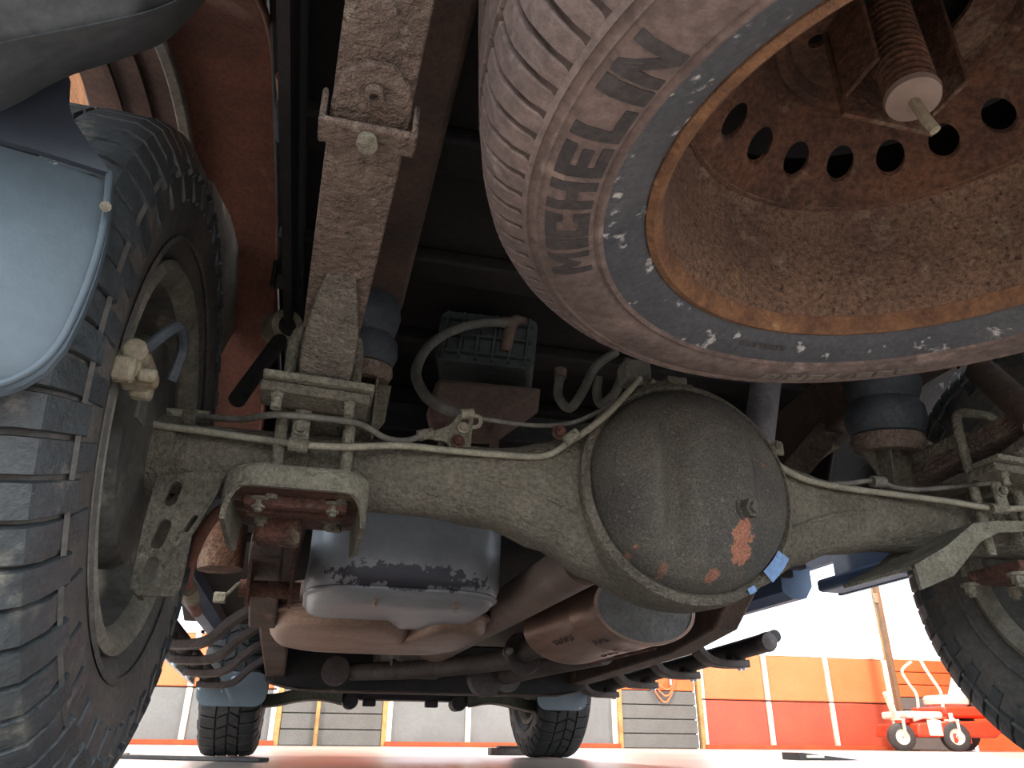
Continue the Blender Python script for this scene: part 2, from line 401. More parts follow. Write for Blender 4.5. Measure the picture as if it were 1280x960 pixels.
# orange air hose on the block pier
hs = thing('air_hose', 'coiled orange air hose hanging on the block pier right of the grey door', 'hose', (4.9,YW-.04,.95))
for k in range(3):
    pts = [V((4.62+.05*k, YW-.04-.012*k, 1.45)), V((4.66+.04*k, YW-.05-.012*k, 1.0)), V((4.86+.03*k, YW-.05-.012*k, .66+.08*k)), V((5.0+.02*k, YW-.05-.012*k, .70+.08*k)), V((5.12-.02*k, YW-.05-.012*k, 1.0)), V((5.16-.04*k, YW-.04-.012*k, 1.45))]
    MB().tube(pts, .012, 8).build('coil', 'door_orange', hs)
MB().cyl((4.9,YW-.01,1.45), (4.9,YW-.12,1.45), .03, n=12).build('peg', 'zinc', hs)
MB().cyl((5.02,YW-.08,.88), (5.02,YW-.08,.98), .02, n=10).build('fitting', 'chrome', hs)
# things lying on the floor
q = at(648,944,Z=0)
t = thing('floor_plank', 'short dirty plank lying on the floor beside the right front tire', 'plank', q)
MB().box((q.x,q.y,.02), (.36,.10,.04)).build('board', 'pipe', t, bevel=.004)
MB().box((q.x-.05,q.y-.01,.045), (.16,.09,.012)).build('cleat', 'blackfloor', t, bevel=.003)
q = at(1020,950,Z=0)
t = thing('rubber_wedge', 'black wheel wedge lying on the floor below the red-orange door', 'wedge', q)
MB().plate([(-.15,0),(.22,0),(-.13,.035),(-.15,.035)], [], .16, (q.x,q.y,.001), (1,0,0), (0,0,1)).build('ramp_body', 'blackfloor', t, bevel=.003)
MB().box((q.x-.06,q.y-.085,.018), (.10,.01,.012)).build('grip_slot', 'white', t)
q0, q1 = at(140,948,Z=0), at(330,953,Z=0)
t = thing('floor_bar', 'flat dark bar lying on the floor beside the left rear tire', 'bar', (q0+q1)/2)
MB().bar(q0+V((0,0,.008)), q1+V((0,0,.008)), .05, .014).build('flat_bar', 'blackfloor', t, bevel=.003)
MB().cyl(q0+V((.05,0,.014)), q0+V((.05,0,.02)), .012, n=10).build('rivet', 'zinc', t)

# ================================================================== MOWER
mx, my = 8.55, 9.0
t = thing('riding_mower', 'red and cream riding lawn mower parked by the tan steel pole', 'mower', (mx,my,0))
MB().plate([(-.6,.18),(.75,.18),(.95,.30),(.95,.42),(-.55,.36)], [], .9, (mx,my+.3,0), (1,0,0), (0,0,1)).build('mowing_deck', 'mowerred', t, bevel=.03)
MB().box((mx+.45,my+.35,.52), (.75,.7,.16)).build('chassis', 'mowerred', t, bevel=.04)
MB().box((mx-.30,my+.25,.47), (.62,.55,.10)).build('foot_plate', 'mowerwhite', t, bevel=.03)
sb = MB().loft([[V((mx+.45+x, my+.35+y, z)) for x, y in rrect(.5*s_, .5*s_, .12*s_)] for z, s_ in ((.60,.8),(.64,1),(.72,1.02),(.76,.9))]).build('seat', 'mowerwhite', t)
MB().loft([[V((mx+.72+x+.18*k, my+.35+y, .72+.42*k)) for x, y in rrect(.12, .46-.1*k, .05)] for k in (0,.3,.7,1)]).build('backrest', 'mowerwhite', t)
for s_ in (-1,1):
    MB().tube([(mx+.1,my+.3+.25*s_,.55),(mx+.12,my+.3+.25*s_,.78),(mx+.02,my+.3+.26*s_,.95),(mx-.06,my+.3+.24*s_,1.12),(mx+.02,my+.3+.1*s_,1.24)], .022, 8).build('steering_lever', 'mowerwhite', t)
def mwheel(x, y, r, wd, nm):
    MB().lathe([(-wd/2,r*.55),(-wd/2,r*.85),(-wd*.35,r),(wd*.35,r),(wd/2,r*.85),(wd/2,r*.55)], (x,y,r), (.35,1,0), 28, closedprof=True).build(nm, 'mowerblack', t)
    MB().lathe([(-wd*.45,.01),(-wd*.35,r*.2),(-wd*.42,r*.56),(wd*.42,r*.56),(wd*.35,r*.2),(wd*.45,.01)], (x,y,r), (.35,1,0), 20).build('wheel_hub', 'mowerwhite', t)
mwheel(mx-.80,my-.05,.18,.14,'caster_wheel'); mwheel(mx+.02,my-.15,.19,.15,'caster_wheel'); mwheel(mx+.75,my+.55,.28,.22,'drive_wheel')
MB().bar((mx-.80,my+.06,.38),(mx-.2,my+.1,.42),.07,.07).bar((mx+.02,my-.04,.40),(mx+.1,my+.1,.45),.07,.07).build('front_axle_bar', 'mowerred', t, bevel=.01)
for x, y in ((mx-.80,my-.05),(mx+.02,my-.15)):
    fk = MB()
    for s_ in (-1,1): fk.bar((x,y+.095*s_,.18),(x,y+.095*s_,.40),.05,.012,(1,0,0))
    fk.box((x,y,.405),(.06,.21,.02)); fk.cyl((x,y,.4),(x,y,.5),.03,n=10)
    fk.build('caster_fork', 'mowerwhite', t)
MB().bar((mx-.62,my+.2,.42),(mx-.72,my+.2,.78),.09,.05).build('front_post', 'mowerwhite', t, bevel=.01)
MB().tube([(mx+.2,my-.0,.42),(mx-.05,my-.05,.36),(mx-.3,my-.02,.44),(mx-.5,my,.40)], .025, 8).build('lift_rod', 'mowerwhite', t)
MB().box((mx-.30,my-.16,.30),(.22,.02,.20)).build('deck_label_plate', 'mowerwhite', t, bevel=.004)
MB().box((mx+.1,my-.18,.17),(.3,.05,.14)).build('discharge_guard', 'mowerred', t, bevel=.02)
MB().box((mx+.85,my+.35,.60),(.30,.5,.25)).build('engine', 'mowerblack', t, bevel=.04)

# ================================================================== WHEELS
def tread_blocks(mb, rows, pitch, o, sx, R):
    """moulded lugs: rows of (x0, x1, r0, r1, arc share, skew, phase) about the wheel axis X"""
    o = V(o)
    for row in rows:
        x0, x1, dr, share, skew, ph = row
        for i in range(pitch):
            a = 2*pi*(i+ph)/pitch; da = 2*pi/pitch*share
            pts = []
            for (x, k) in ((x0,0),(x1,1)):
                for s_ in (0,1):
                    for rr in (R-.022, R+dr):
                        sh = 1 if rr < R else .86
                        an = a+(s_-.5)*da*sh+skew*k*2*pi/pitch
                        xx = x if not callable(x) else x(rr)
                        pts.append(o+V((sx*xx, math.cos(an)*rr, math.sin(an)*rr)))
            mb.add(pts, [(0,1,3,2),(4,6,7,5),(0,4,5,1),(2,3,7,6),(0,2,6,4),(1,5,7,3)])
def road_wheel(name, label, group, cx, cy, side, R=.392, detail=True, mats=('tread','sidewall')):
    """side=+1: the inner face looks towards +X"""
    o = V((cx,cy,R))
    t = thing(name, label, 'wheel', (cx,cy,0), group)
    hw = .112
    ca = MB()
    prof = [(-.100,.232),(-.122,.255),(-.132,.30),(-.130,.335),(-.120,.362),(-.108,R-.018),(-.09,R-.014),(0,R-.011),(.09,R-.014),(.108,R-.018),(.120,.362),(.130,.335),(.132,.30),(.122,.255),(.100,.232)]
    ca.lathe([(side*a, r_) for a, r_ in prof], o, (1,0,0), 96 if detail else 48)
    for r_ in (.262,.345):     # moulded rings on the sidewall
        xx = side*(.1265 if r_ < .3 else .1295)
        ca.lathe([(xx, r_-.004),(xx+side*.003, r_),(xx, r_+.004)], o, (1,0,0), 96 if detail else 48)
    tire = ca.build('tire', mats[1], t)
    tb = MB(); P = 72 if detail else 40
    # shoulder lugs: tread face plus the side biters down the shoulder
    for s_ in (-1, 1):
        for i in range(P):
            a = 2*pi*(i+(.5 if s_ < 0 else 0))/P; da = 2*pi/P
            long_ = i % 2 == 0
            sec = [(.052,R-.02),(.054,R),(.100,R-.002),(.1155,R-.010),(.127,R-.030),(.1352,(R-.082) if long_ else (R-.052)),(.130,(R-.085) if long_ else (R-.055)),(.115,R-.03),(.10,R-.02)]
            rings = []
            for f_, sh in ((-.43,.0),(-.40,1),(.40,1),(.43,.0)):
                ring = []
                for j, (x, r_) in enumerate(sec):
                    step = .10 if (x < .075) else 0
                    an = a+da*(f_+step)
                    rr = r_ if sh else r_-.003
                    ring.append(o+V((s_*(x if sh else x-.001), math.cos(an)*rr, math.sin(an)*rr)))
                rings.append(ring)
            tb.loft(rings)
    tread_blocks(tb, [(.004,.046,-.001,.80,.35,.1),(-.046,-.004,-.001,.80,-.35,.6)], P, o, 1, R)
    tb.build('tread', mats[0], t, smooth=30)
    # rim barrel, lip and disc
    s = side
    rim = MB().lathe([(s*.112,.226),(s*.098,.205),(s*.06,.196),(s*-.03,.186),(s*-.06,.180),(s*-.075,.15),(s*-.06,.10),(s*-.05,.062)], o, (1,0,0), 72).build('rim', 'rimdirt' if detail else 'rimlip', t)
    MB().lathe([(s*.098,.206),(s*.114,.213),(s*.122,.226),(s*.116,.236),(s*.104,.232)], o, (1,0,0), 72, closedprof=True).build('rim_lip', 'rimlip', t)
    return t
rw = road_wheel('rear_wheel_assembly', 'large knobbly left rear wheel with dusty tread filling the left edge', 'road wheels of the truck', -.822, 0, 1)
road_wheel('rear_wheel_assembly', 'knobbly right rear wheel in front of the mower and tan pole', 'road wheels of the truck', .822, 0, -1, mats=('tread','sidewall'))
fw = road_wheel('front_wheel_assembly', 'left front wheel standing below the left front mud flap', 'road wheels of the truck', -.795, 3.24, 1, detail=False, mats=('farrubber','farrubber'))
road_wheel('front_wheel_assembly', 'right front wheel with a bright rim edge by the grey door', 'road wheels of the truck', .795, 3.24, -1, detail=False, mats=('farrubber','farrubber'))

# brake backing and cylinder of the left rear wheel
def brake(s, label):
    t = thing('drum_brake', label, 'brake', (s*.71,0,.39))
    x = s*.70
    MB().lathe([(s*-.004,.03),(s*.0,.05),(s*.012,.09),(s*.012,.135),(s*.03,.142),(s*.07,.142),(s*.075,.13)], (x,0,.392), (1,0,0), 40).build('backing_plate', 'rimdirt', t)
    if s < 0:
        c = at(165,462,X=-.685)
        bp = MB(); bp.box(c, (.022,.042,.028)); bp.cyl(c+V((.004,-.026,.010)), c+V((.004,.034,.010)), .012, n=14); bp.cyl(c+V((.008,-.012,-.010)), c+V((.026,-.012,-.010)), .007, n=10); bp.box(c+V((.006,.026,-.008)), (.02,.016,.020)); bp.box(c+V((.0,-.026,-.012)), (.02,.014,.024)); bp.cyl(c+V((.006,.012,-.004)), c+V((.022,.012,-.004)), .009, n=6)
        lab(bp.build('wheel_cylinder', 'zinc', t, bevel=.004), 'rust-speckled pale wheel cylinder')
        MB().tube([c+V((.012,-.02,.012)), c+V((.03,.0,.05)), c+V((.032,.035,.045)), c+V((.025,.05,.015))], .0055, 8).build('bleeder_hose', 'bumpstop', t)
        d = at(178,500,X=-.69)
        MB().plate([(-.02,.02),(.018,.022),(.024,-.02),(-.012,-.024)], [], .004, d, (0,1,0), (0,0,1)).build('tab', 'rimdirt', t, bevel=.001)
    return t
brake(-1, 'dusty drum brake inside the left rear wheel with a pale cylinder on it')
brake(1, 'dusty drum brake inside the right rear wheel')

# ================================================================== REAR AXLE
XC = -.022; ZC = .386
ax = thing('rear_axle', 'dust-caked rear axle housing with round differential across the picture', 'axle', (XC,0,ZC))
def interp(tbl, x):
    x = abs(x)
    for (a, b), (c, d) in zip(tbl, tbl[1:]):
        if x <= c:
            t_ = (x-a)/(c-a); t_ = t_*t_*(3-2*t_); return b+(d-b)*t_
    return tbl[-1][1]
up_t = [(0,.148),(.07,.135),(.13,.100),(.18,.066),(.25,.050),(.34,.047),(.60,.045),(.70,.042)]
dn_t = [(0,.150),(.07,.138),(.13,.112),(.19,.080),(.26,.056),(.36,.047),(.60,.045),(.70,.042)]
hz = MB(); rings = []
xs = [-.69+i*.023 for i in range(61)]
for x in xs:
    uu, dd = interp(up_t, x), interp(dn_t, x); dp = interp([(0,.062),(.15,.060),(.3,.052),(.4,.047),(.7,.042)], x)
    ring = []
    for j in range(28):
        a = 2*pi*j/28; c, s_ = math.cos(a), math.sin(a)
        e = .8 if abs(x) < .3 else 1
        ring.append(V((XC+x, dp*math.copysign(abs(c)**e, c), ZC+(uu if s_ > 0 else dd)*math.copysign(abs(s_)**e, s_))))
    rings.append(ring)
hz.loft(rings)
hz.build('axle_housing', 'axle', ax)
# weld seam rib along the lower taper on the left
for sgn in (-1,1):
    MB().tube([(XC+sgn*.15,-.058,ZC-.045),(XC+sgn*.22,-.055,ZC-.018),(XC+sgn*.29,-.05,ZC-.004)], .004, 8).build('housing_rib', 'axle', ax)
for sgn in (-1,1):
    MB().lathe([(0,.046),(.003,.052),(.025,.053),(.05,.050),(.055,.044)], (XC+sgn*.655,0,ZC), (sgn,0,0), 32).build('axle_collar', 'axle', ax)
# banjo ring and cover
MB().lathe([(.028,.125),(.038,.135),(.068,.139),(.078,.146),(.070,.1545),(.045,.157),(.0,.154),(-.03,.148)], (XC,0,ZC), (0,-1,0), 80).build('banjo_ring', 'axle', ax)
cv = MB(); NR, NA = 26, 96; vs = []; fs = []
for i in range(NR+1):
    r_ = .141*i/NR
    for j in range(NA):
        a = 2*pi*j/NA; x, z = r_*math.cos(a), r_*math.sin(a)
        h = .066*max(0, 1-(r_/.141)**3.2)**.62
        h -= .017*math.exp(-((x+.052)/.014)**2)*max(0,1-(r_/.14)**4)*(1 if z < .06 else max(0, 1-(z-.06)/.06))
        stp = 1/(1+math.exp(-(x-.066-.06*max(0,z)*0)/.0028))
        h -= .018*stp*max(0,1-(r_/.138)**6)
        vs.append((XC+x, -.070-h, ZC+z))
for i in range(NR):
    for j in range(NA):
        k = (j+1) % NA; fs.append((i*NA+j, i*NA+k, (i+1)*NA+k, (i+1)*NA+j))
cv.add(vs, fs)
lab(cv.build('differential_cover', 'cover', ax, smooth=60), 'darker speckled differential cover with rust patches')
q = at(932,637,Y=-.128)
lab(MB().cyl(q+V((-.006,.03,0)), q, .018, n=20).hexb(q, (.25,-1,-.05), .0125, .014).build('fill_plug', 'cover', ax), 'dark hexagonal fill plug')
q = V((XC-.02,-.05,ZC+.155)); 
tp = MB().box(q, (.09,.022,.012)); tp.box(q+V((.02,-.006,.008)), (.03,.018,.012)).hexb(q+V((-.02,-.008,.0)), (0,-1,0), .006, .008)
tp.build('breather_bracket', 'axle', ax, bevel=.002)
q = at(690,700,Y=.12)
MB().cyl((XC,.04,ZC),(XC,.20,ZC-.004),.075,.052,32).build('pinion_housing', 'axle', ax)
# pads / perches
for sgn in (-1,1):
    xb = -.528 if sgn < 0 else .545
    MB().box((xb,0,ZC+.062),(.075,.15,.04)).build('spring_perch', 'axle', ax, bevel=.006)
# blue paint marks low on the cover ring
pm_ = MB()
for a0_, a1_, r0_, r1_ in ((-.88,-.60,.140,.158),(-1.13,-1.05,.146,.154)):
    n = 10; vs = []
    for i in range(n+1):
        a = a0_+(a1_-a0_)*i/n
        for r_ in (r0_, r1_): vs.append((XC+r_*math.cos(a), -.0795+(r_-r0_)*.35*0, ZC+r_*math.sin(a)))
    pm_.add(vs, [(2*i,2*i+1,2*i+3,2*i+2) for i in range(n)])
M['bluemark'] = mat('blue_paint_mark', (112,140,178), (96,124,160), 60, .6, 0, .2, 120, .001)
lab(pm_.build('paint_mark', 'bluemark', ax), 'light blue paint marks')
# lower shock / slotted bracket on the left tube
sb_o = at(205,668,Y=-.055)
P2 = [at(a,b,Y=-.055) for a,b in ((197,598),(250,590),(283,592),(268,625),(240,668),(226,735),(218,746),(172,745),(163,735),(180,655),(190,620))]
o0 = P2[0]
ol = [((p-o0).x, (p-o0).z) for p in P2]
hl = []
for (a,b,ww,hh,an) in ((217,618,.013,.030,-.2),(202,668,.014,.034,-.2),(187,716,.014,.034,-.15),(239,655,.006,.022,-.42)):
    p = at(a,b,Y=-.055)-o0; hl.append(slot(p.x,p.z,ww,hh,an))
MB().plate(ol, hl, .006, o0, (1,0,0), (0,0,1)).build('slotted_bracket', 'axle', ax)
fl = MB(); back = [p+V((.004,.028,0)) for p in P2[6:11]]
fl.loft([[p, p+V((-.003,.03,.0)), p+V((.002,.03,0)), p+V((.005,0,0))] for p in P2[7:11]])
fl.build('bracket_flange', 'axle', ax)

# ================================================================== SPRING PLATES UNDER AXLE
def spring_plate(xb, label, left=True):
    t = thing('spring_plate', label, 'plate', (xb,0,.33))
    z = .334
    if left:
        wd, yb, yf = .150, -.105, .085
        ol = rrect(wd, yf-yb, .03, 6, xb, (yf+yb)/2)
        MB().plate(ol, [], .006, (0,0,z), (1,0,0), (0,1,0)).build('plate_top', 'rustplate', t)
        # folded rim round three sides
        path = [(xb-wd/2+.004, yf-.02), (xb-wd/2, yf-.05)]
        for i in range(7): a = pi+pi/2*i/6; path.append((xb-wd/2+.032+.032*math.cos(a), yb+.032+.032*math.sin(a)))
        for i in range(7): a = 1.5*pi+pi/2*i/6; path.append((xb+wd/2-.032+.032*math.cos(a), yb+.032+.032*math.sin(a)))
        path += [(xb+wd/2, yf-.05), (xb+wd/2-.004, yf-.02)]
        rg = []; n = len(path)
        for i, (x, y) in enumerate(path):
            f_ = i/(n-1); side = max(0, abs(f_-.5)*2-.35)/.65
            lo = z-.006-.036*min(1, side*1.35); hi = z+.022
            d = V((x-xb, y-(yf+yb)/2, 0)).normalized()*.007
            p = V((x,y,0))
            rg.append([p+V((0,0,lo)), p+d+V((0,0,lo)), p+d*1.2+V((0,0,(lo+hi)/2)), p+d+V((0,0,hi-.006)), p+V((0,0,hi)), p-d*.6+V((0,0,hi-.008))])
        MB().loft(rg).build('folded_rim', 'bracket', t)
        for y in (-.058,-.022):
            MB().box((xb,y,z-.009),(.118,.018,.014)).build('cross_bar', 'rustplate', t, bevel=.003)
        MB().box((xb-.02,.035,z-.02),(.055,.04,.035)).build('lower_lug', 'rustplate', t, bevel=.006)
        for dx in (-.042,.042):
            for y in (-.060,.012):
                MB().hexb((xb+dx,y,z-.006), (0,0,-1), .0085, .012).build('u_bolt_nut', 'bracket', t)
    else:
        # stepped shock plate on the right
        side = [at(a,b,Y=-.09) for a,b in ((1142,712),(1180,690),(1215,660),(1240,657),(1300,657))]
        rg = []
        for p in side: rg.append([p+V((0,-.002,0)), p+V((0,.15,.0)), p+V((0,.15,.006)), p+V((0,-.002,.006))])
        MB().loft(rg).build('plate_top', 'bracket', t, bevel=.001)
        rg = []
        for p, lo in zip(side, (.028,.034,.022,.012,.010)):
            rg.append([p+V((0,-.004,.006)), p+V((0,-.008,-lo)), p+V((0,-.002,-lo)), p+V((0,.002,.006))])
        MB().loft(rg).build('folded_rim', 'bracket', t)
        MB().box((xb+.01,-.02,z-.02),(.11,.10,.02)).build('cross_bar', 'rustplate', t, bevel=.004)
        for dx in (-.042,.042):
            for y in (-.058,.03): MB().hexb((xb+dx,y,z-.028), (0,0,-1), .0095, .016).build('u_bolt_nut', 'bracket', t)
    return t
spring_plate(-.528, 'khaki dusty pan with rusty bolted bars under the left end of the axle')
spring_plate(.545, 'stepped dusty plate under the right end of the axle', False)

# ================================================================== LEAF SPRINGS
def leaf_spring(side, label):
    t = thing('leaf_spring', label, 'spring', (side*.525,0,.46))
    X = (lambda y: -.517+.045*min(0,y+.05)*-1*1.0) if side < 0 else (lambda y: .497-.02*min(0,y))
    ps = [(.62,.50),(.4,.455),(.2,.47),(0,.487),(-.1,.497),(-.2,.510),(-.28,.518),(-.35,.524),(-.42,.530),(-.50,.543),(-.56,.560),(-.64,.585),(-.74,.625),(-.84,.67)]
    def path(y0, y1, dz):
        out = []
        P = smooth_path([V((0,a,b)) for a, b in ps], 5)
        for p in P:
            if min(y0,y1)-1e-4 <= p.y <= max(y0,y1)+1e-4: out.append(V((X(p.y), p.y, p.z+dz)))
        return out
    S = (1,0,0)
    MB().strip(path(.62,-.84,.016), .063, .009, S).build('leaf', 'leaf', t, bevel=.0015)
    MB().strip(path(.5,-.70,.006), .063, .009, S).build('leaf', 'leaf', t, bevel=.0015)
    pth = path(.35,-.53,-.004)
    def wround(f_): return .064 if f_ < .93 else .064*math.sqrt(max(.02, 1-((f_-.93)/.075)**2))
    MB().strip(pth, wround, .009, S).build('leaf', 'leaf', t, bevel=.0015)
    # helper leaf with a tapered tip below the pack
    hp = [V((X(y), y, z)) for y, z in ((.05,.452),(-.10,.458),(-.16,.474),(-.20,.487),(-.24,.502),(-.275,.513))]
    wt = lambda f_: .060 if f_ < .55 else .060-.030*(f_-.55)/.45
    MB().strip(hp, wt, .016, S).build('helper_leaf', 'helper', t, bevel=.002)
    # rebound clip with bolt near the rear tip
    yc = -.475; p = V((X(yc), yc, .532))
    cp = MB()
    for sx in (-1,1): cp.box(p+V((sx*.0365,-.002,-.004)),(.005,.026,.036))
    cp.box(p+V((0,-.004,-.020)),(.078,.026,.006))
    cp.build('rebound_clip', 'leaf', t, bevel=.003)
    MB().cyl(p+V((0,-.004,-.022)), p+V((0,-.006,-.031)), .0085, n=16).build('clip_bolt', 'bracket', t)
    q = V((X(-.455),-.515,.531))
    q = V((X(-.505),-.505,.5335))
    MB().lathe([(0,.0085),(.006,.0075),(.006,.004),(.001,.004)], q, (0,-.1,-1), 18).build('rivet', 'leaf', t)
    q = V((X(-.56),-.565,.556)); MB().lathe([(0,.007),(.004,.006),(.005,.0)], q, (0,-.3,-1), 14).build('rivet', 'leaf', t)
    # top plates and u-bolts
    xb = X(0)
    MB().bar((xb-.064,-.118,.452),(xb+.062,-.118,.447),.05,.009).build('clamp_plate', 'bracket', t, bevel=.002)
    MB().bar((xb-.066,-.110,.440),(xb+.058,-.110,.435),.05,.012).build('clamp_plate', 'axle', t, bevel=.002)
    for dx in (-.046,.036):
        MB().hexb((xb+dx,-.126,.436),(0,-.1,-1),.0075,.009).cyl((xb+dx,-.126,.43),(xb+dx,-.127,.414),.006,n=12).build('clamp_bolt', 'bracket', t)
    for y in (-.066,.066):
        u = [V((xb-.040,y,.326)),V((xb-.040,y,.46)),V((xb-.040,y,.53)),V((xb-.030,y,.553)),V((xb,y,.556)),V((xb+.030,y,.553)),V((xb+.040,y,.53)),V((xb+.040,y,.46)),V((xb+.040,y,.326))]
        MB().tube(u, .0075, 12, 4).build('u_bolt', 'bracket', t)
    MB().box((xb,0,.515),(.07,.13,.02)).build('spring_pad', 'axle', t, bevel=.004)
    return t
leaf_spring(-1, 'dusty left leaf spring pack rising from the axle to the upper edge of the picture')
leaf_spring(1, 'dusty right leaf spring end with clamped bolts at the right edge of the picture')

# ================================================================== BUMP STOPS
def bump_stop(c, label, sc=1, side=-1):
    t = thing('bump_stop', label, 'bump stop', c)
    c = V(c)
    prof = [(0,.001),(0,.022),(.006,.033),(.018,.0375),(.032,.036),(.040,.031),(.048,.034),(.062,.037),(.078,.034),(.090,.026),(.094,.001)]
    MB().lathe([(a*sc, r_*sc) for a, r_ in prof], c, (0,-.15,1), 40).build('rubber_block', 'bumpstop', t)
    MB().lathe([(-.012*sc,.018*sc),(-.012*sc,.030*sc),(-.004*sc,.034*sc),(.004*sc,.033*sc),(.003*sc,.018*sc)], c, (0,-.15,1), 32, closedprof=True).build('cup_ring', 'leaf', t)
    b = MB()
    b.plate([(-.030*sc,-.012*sc),(.034*sc,-.012*sc),(.030*sc,-.07),(.010,-.115),(-.012,-.115),(-.02,-.07)], [], .004, c+V((0,.008,0)), (1,0,0), (0,0,1))
    b.plate([(-.02,-.004),(.02,-.010),(.015,-.115),(-.01,-.115)], [], .004, c+V((.022*side*-1,-.008,-.004)), (0,1,0), (0,0,1))
    b.build('support_bracket', 'axle', t)
    return t
bump_stop((-.468,.0,.536), 'dark ribbed rubber bump stop beside the left leaf spring', 1.28)
bump_stop((.425,.05,.545), 'large dark rubber bump stop beside the right leaf spring', 1.75, 1)

# ================================================================== BRAKE LINE AND CABLES ON AXLE
bl = thing('brake_line', 'thin dusty brake line running along the top of the rear axle', 'brake line', (-.35,-.06,.43))
pts = [at(156,497,Y=-.03), at(172,519,Y=-.045), at(190,530,Y=-.05), at(260,540,Y=-.055), at(330,550,Y=-.062), at(375,556,Y=-.086), at(430,559,Y=-.078), at(500,557,Y=-.065), at(560,563,Y=-.06), at(620,568,Y=-.06), at(680,570,Y=-.06), at(712,552,Y=-.07), at(735,537,Y=-.082), at(765,512,Y=-.086), at(800,473,Y=-.08)]
MB().tube(pts, .0045, 10, 5).build('steel_tube', 'line', bl)
for a, b, yy in ((376,535,-.092),(700,543,-.072)):
    q = at(a,b,Y=yy)
    if a < 500:
        MB().box(q+V((0,.006,.004)),(.020,.005,.052)).build('clip', 'bracket', bl, bevel=.002)
        MB().hexb(q+V((0,.002,.001)),(0,-1,-.1),.0065,.008).build('clip_bolt', 'bracket', bl)
        MB().cyl(q+V((-.011,.0,-.021)), q+V((.011,.0,-.023)), .0085, n=12).build('clip_sleeve', 'bracket', bl)
    else:
        MB().hexb(q+V((0,.004,.004)),(0,-1,-.1),.007,.010).build('clip_bolt', 'rustplate', bl)
        MB().cyl(at(706,552,Y=-.076), at(722,541,Y=-.08), .0075, n=12).build('clip_sleeve', 'bracket', bl)
rl = thing('brake_line', 'thin dusty brake line curving down the right half of the rear axle', 'brake line', (.35,-.06,.44))
pts = [at(835,473,Y=-.04), at(870,500,Y=-.06), at(915,535,Y=-.07), at(960,572,Y=-.07), at(1000,597,Y=-.066), at(1050,609,Y=-.062), at(1110,617,Y=-.06), at(1180,626,Y=-.066), at(1245,636,Y=-.088), at(1290,634,Y=-.09)]
MB().tube(pts, .0048, 10, 5).build('steel_tube', 'line', rl)
q = at(1165,610,Y=-.09)
q = at(1250,620,Y=-.094)
MB().box(q,(.020,.006,.045)).build('clip', 'bracket', rl, bevel=.002)
MB().hexb(q+V((0,-.003,.006)),(0,-1,0),.0065,.008).build('clip_bolt', 'bracket', rl)
MB().cyl(at(1238,636,Y=-.09), at(1258,636,Y=-.09), .008, n=12).build('clip_sleeve', 'bracket', rl)
q = at(970,562,Y=-.065)
MB().box(q,(.022,.006,.016)).hexb(q+V((0,-.003,.004)),(0,-1,0),.006,.008).build('clip', 'bracket', rl, bevel=.001)
pc = thing('parking_brake_cable', 'grey parking brake cable above the left half of the axle', 'cable', (-.45,0,.46))
pts = [at(160,515,Y=.0), at(200,516,Y=.0), at(245,520,Y=-.0), at(300,524,Y=-.05), at(335,519,Y=-.095), at(360,519,Y=-.095), at(430,526,Y=-.09), at(455,532,Y=-.07), at(480,547,Y=-.05), at(505,551,Y=-.04), at(527,545,Y=-.035)]
MB().tube(pts, .0042, 10, 5).build('cable_sheath', 'hose', pc)
MB().tube([at(165,515,Y=.005), at(210,517,Y=.005), at(262,521,Y=.005)], .0075, 10).build('cable_ferrule', 'line', pc)
for a, b in ((236,525),):
    MB().box(at(a,b,Y=.0),(.018,.012,.026)).build('clip', 'axle', pc, bevel=.002)
MB().tube([at(599,523,Y=-.03), at(640,529,Y=-.03), at(680,532,Y=-.04), at(720,527,Y=-.05), at(760,508,Y=-.05), at(790,488,Y=-.05), at(800,470,Y=-.05)], .0032, 8).build('inner_cable', 'hose', pc)
# triangular cable bracket
cb = thing('cable_bracket', 'triangular dusty bracket carrying the brake cable on top of the axle', 'bracket', at(575,545,Y=-.03))
P2 = [at(a,b,Y=-.03) for a,b in ((527,541),(545,538),(562,532),(573,518),(592,518),(588,561),(565,560),(555,552),(530,548))]
o0 = P2[0]; ol = [((p-o0).x,(p-o0).z) for p in P2]
h = at(581,527,Y=-.03)-o0
MB().plate(ol, [[(h.x-.005,h.z-.004),(h.x+.005,h.z-.004),(h.x+.005,h.z+.005),(h.x-.005,h.z+.005)]], .005, o0, (1,0,0), (0,0,1)).build('bracket_plate', 'bracket', cb, bevel=.001)
MB().hexb(at(579,535,Y=-.034),(0,-1,0),.0055,.007).build('bolt', 'zinc', cb)
MB().hexb(at(572,552,Y=-.034),(0,-1,0),.0065,.008).build('bolt', 'rustplate', cb)
MB().cyl(at(522,545,Y=-.033), at(541,541,Y=-.033), .0075, n=12).build('cable_end', 'bracket', cb)
MB().tube([at(588,519,Y=-.032), at(600,522,Y=-.032), at(599,532,Y=-.032), at(590,534,Y=-.032)], .003, 8).build('wire_loop', 'line', cb)
MB().cyl(at(576,518,Y=-.028), at(592,517,Y=-.028), .0075, n=12).build('hose_end', 'line', cb)
rc = thing('parking_brake_cable', 'grey parking brake cable above the right half of the axle', 'cable', (.38,0,.46))
MB().tube([at(1040,605,Y=-.04), at(1062,604,Y=-.04), at(1085,601,Y=-.04), at(1100,602,Y=-.04), at(1118,609,Y=-.04), at(1150,612,Y=-.04), at(1198,608,Y=-.05), at(1235,604,Y=-.09), at(1275,603,Y=-.09)], .0038, 10).build('cable_sheath', 'hose', rc)
MB().cyl(at(1090,602,Y=-.042), at(1105,603,Y=-.042), .009, n=14).build('clip', 'hose', rc)

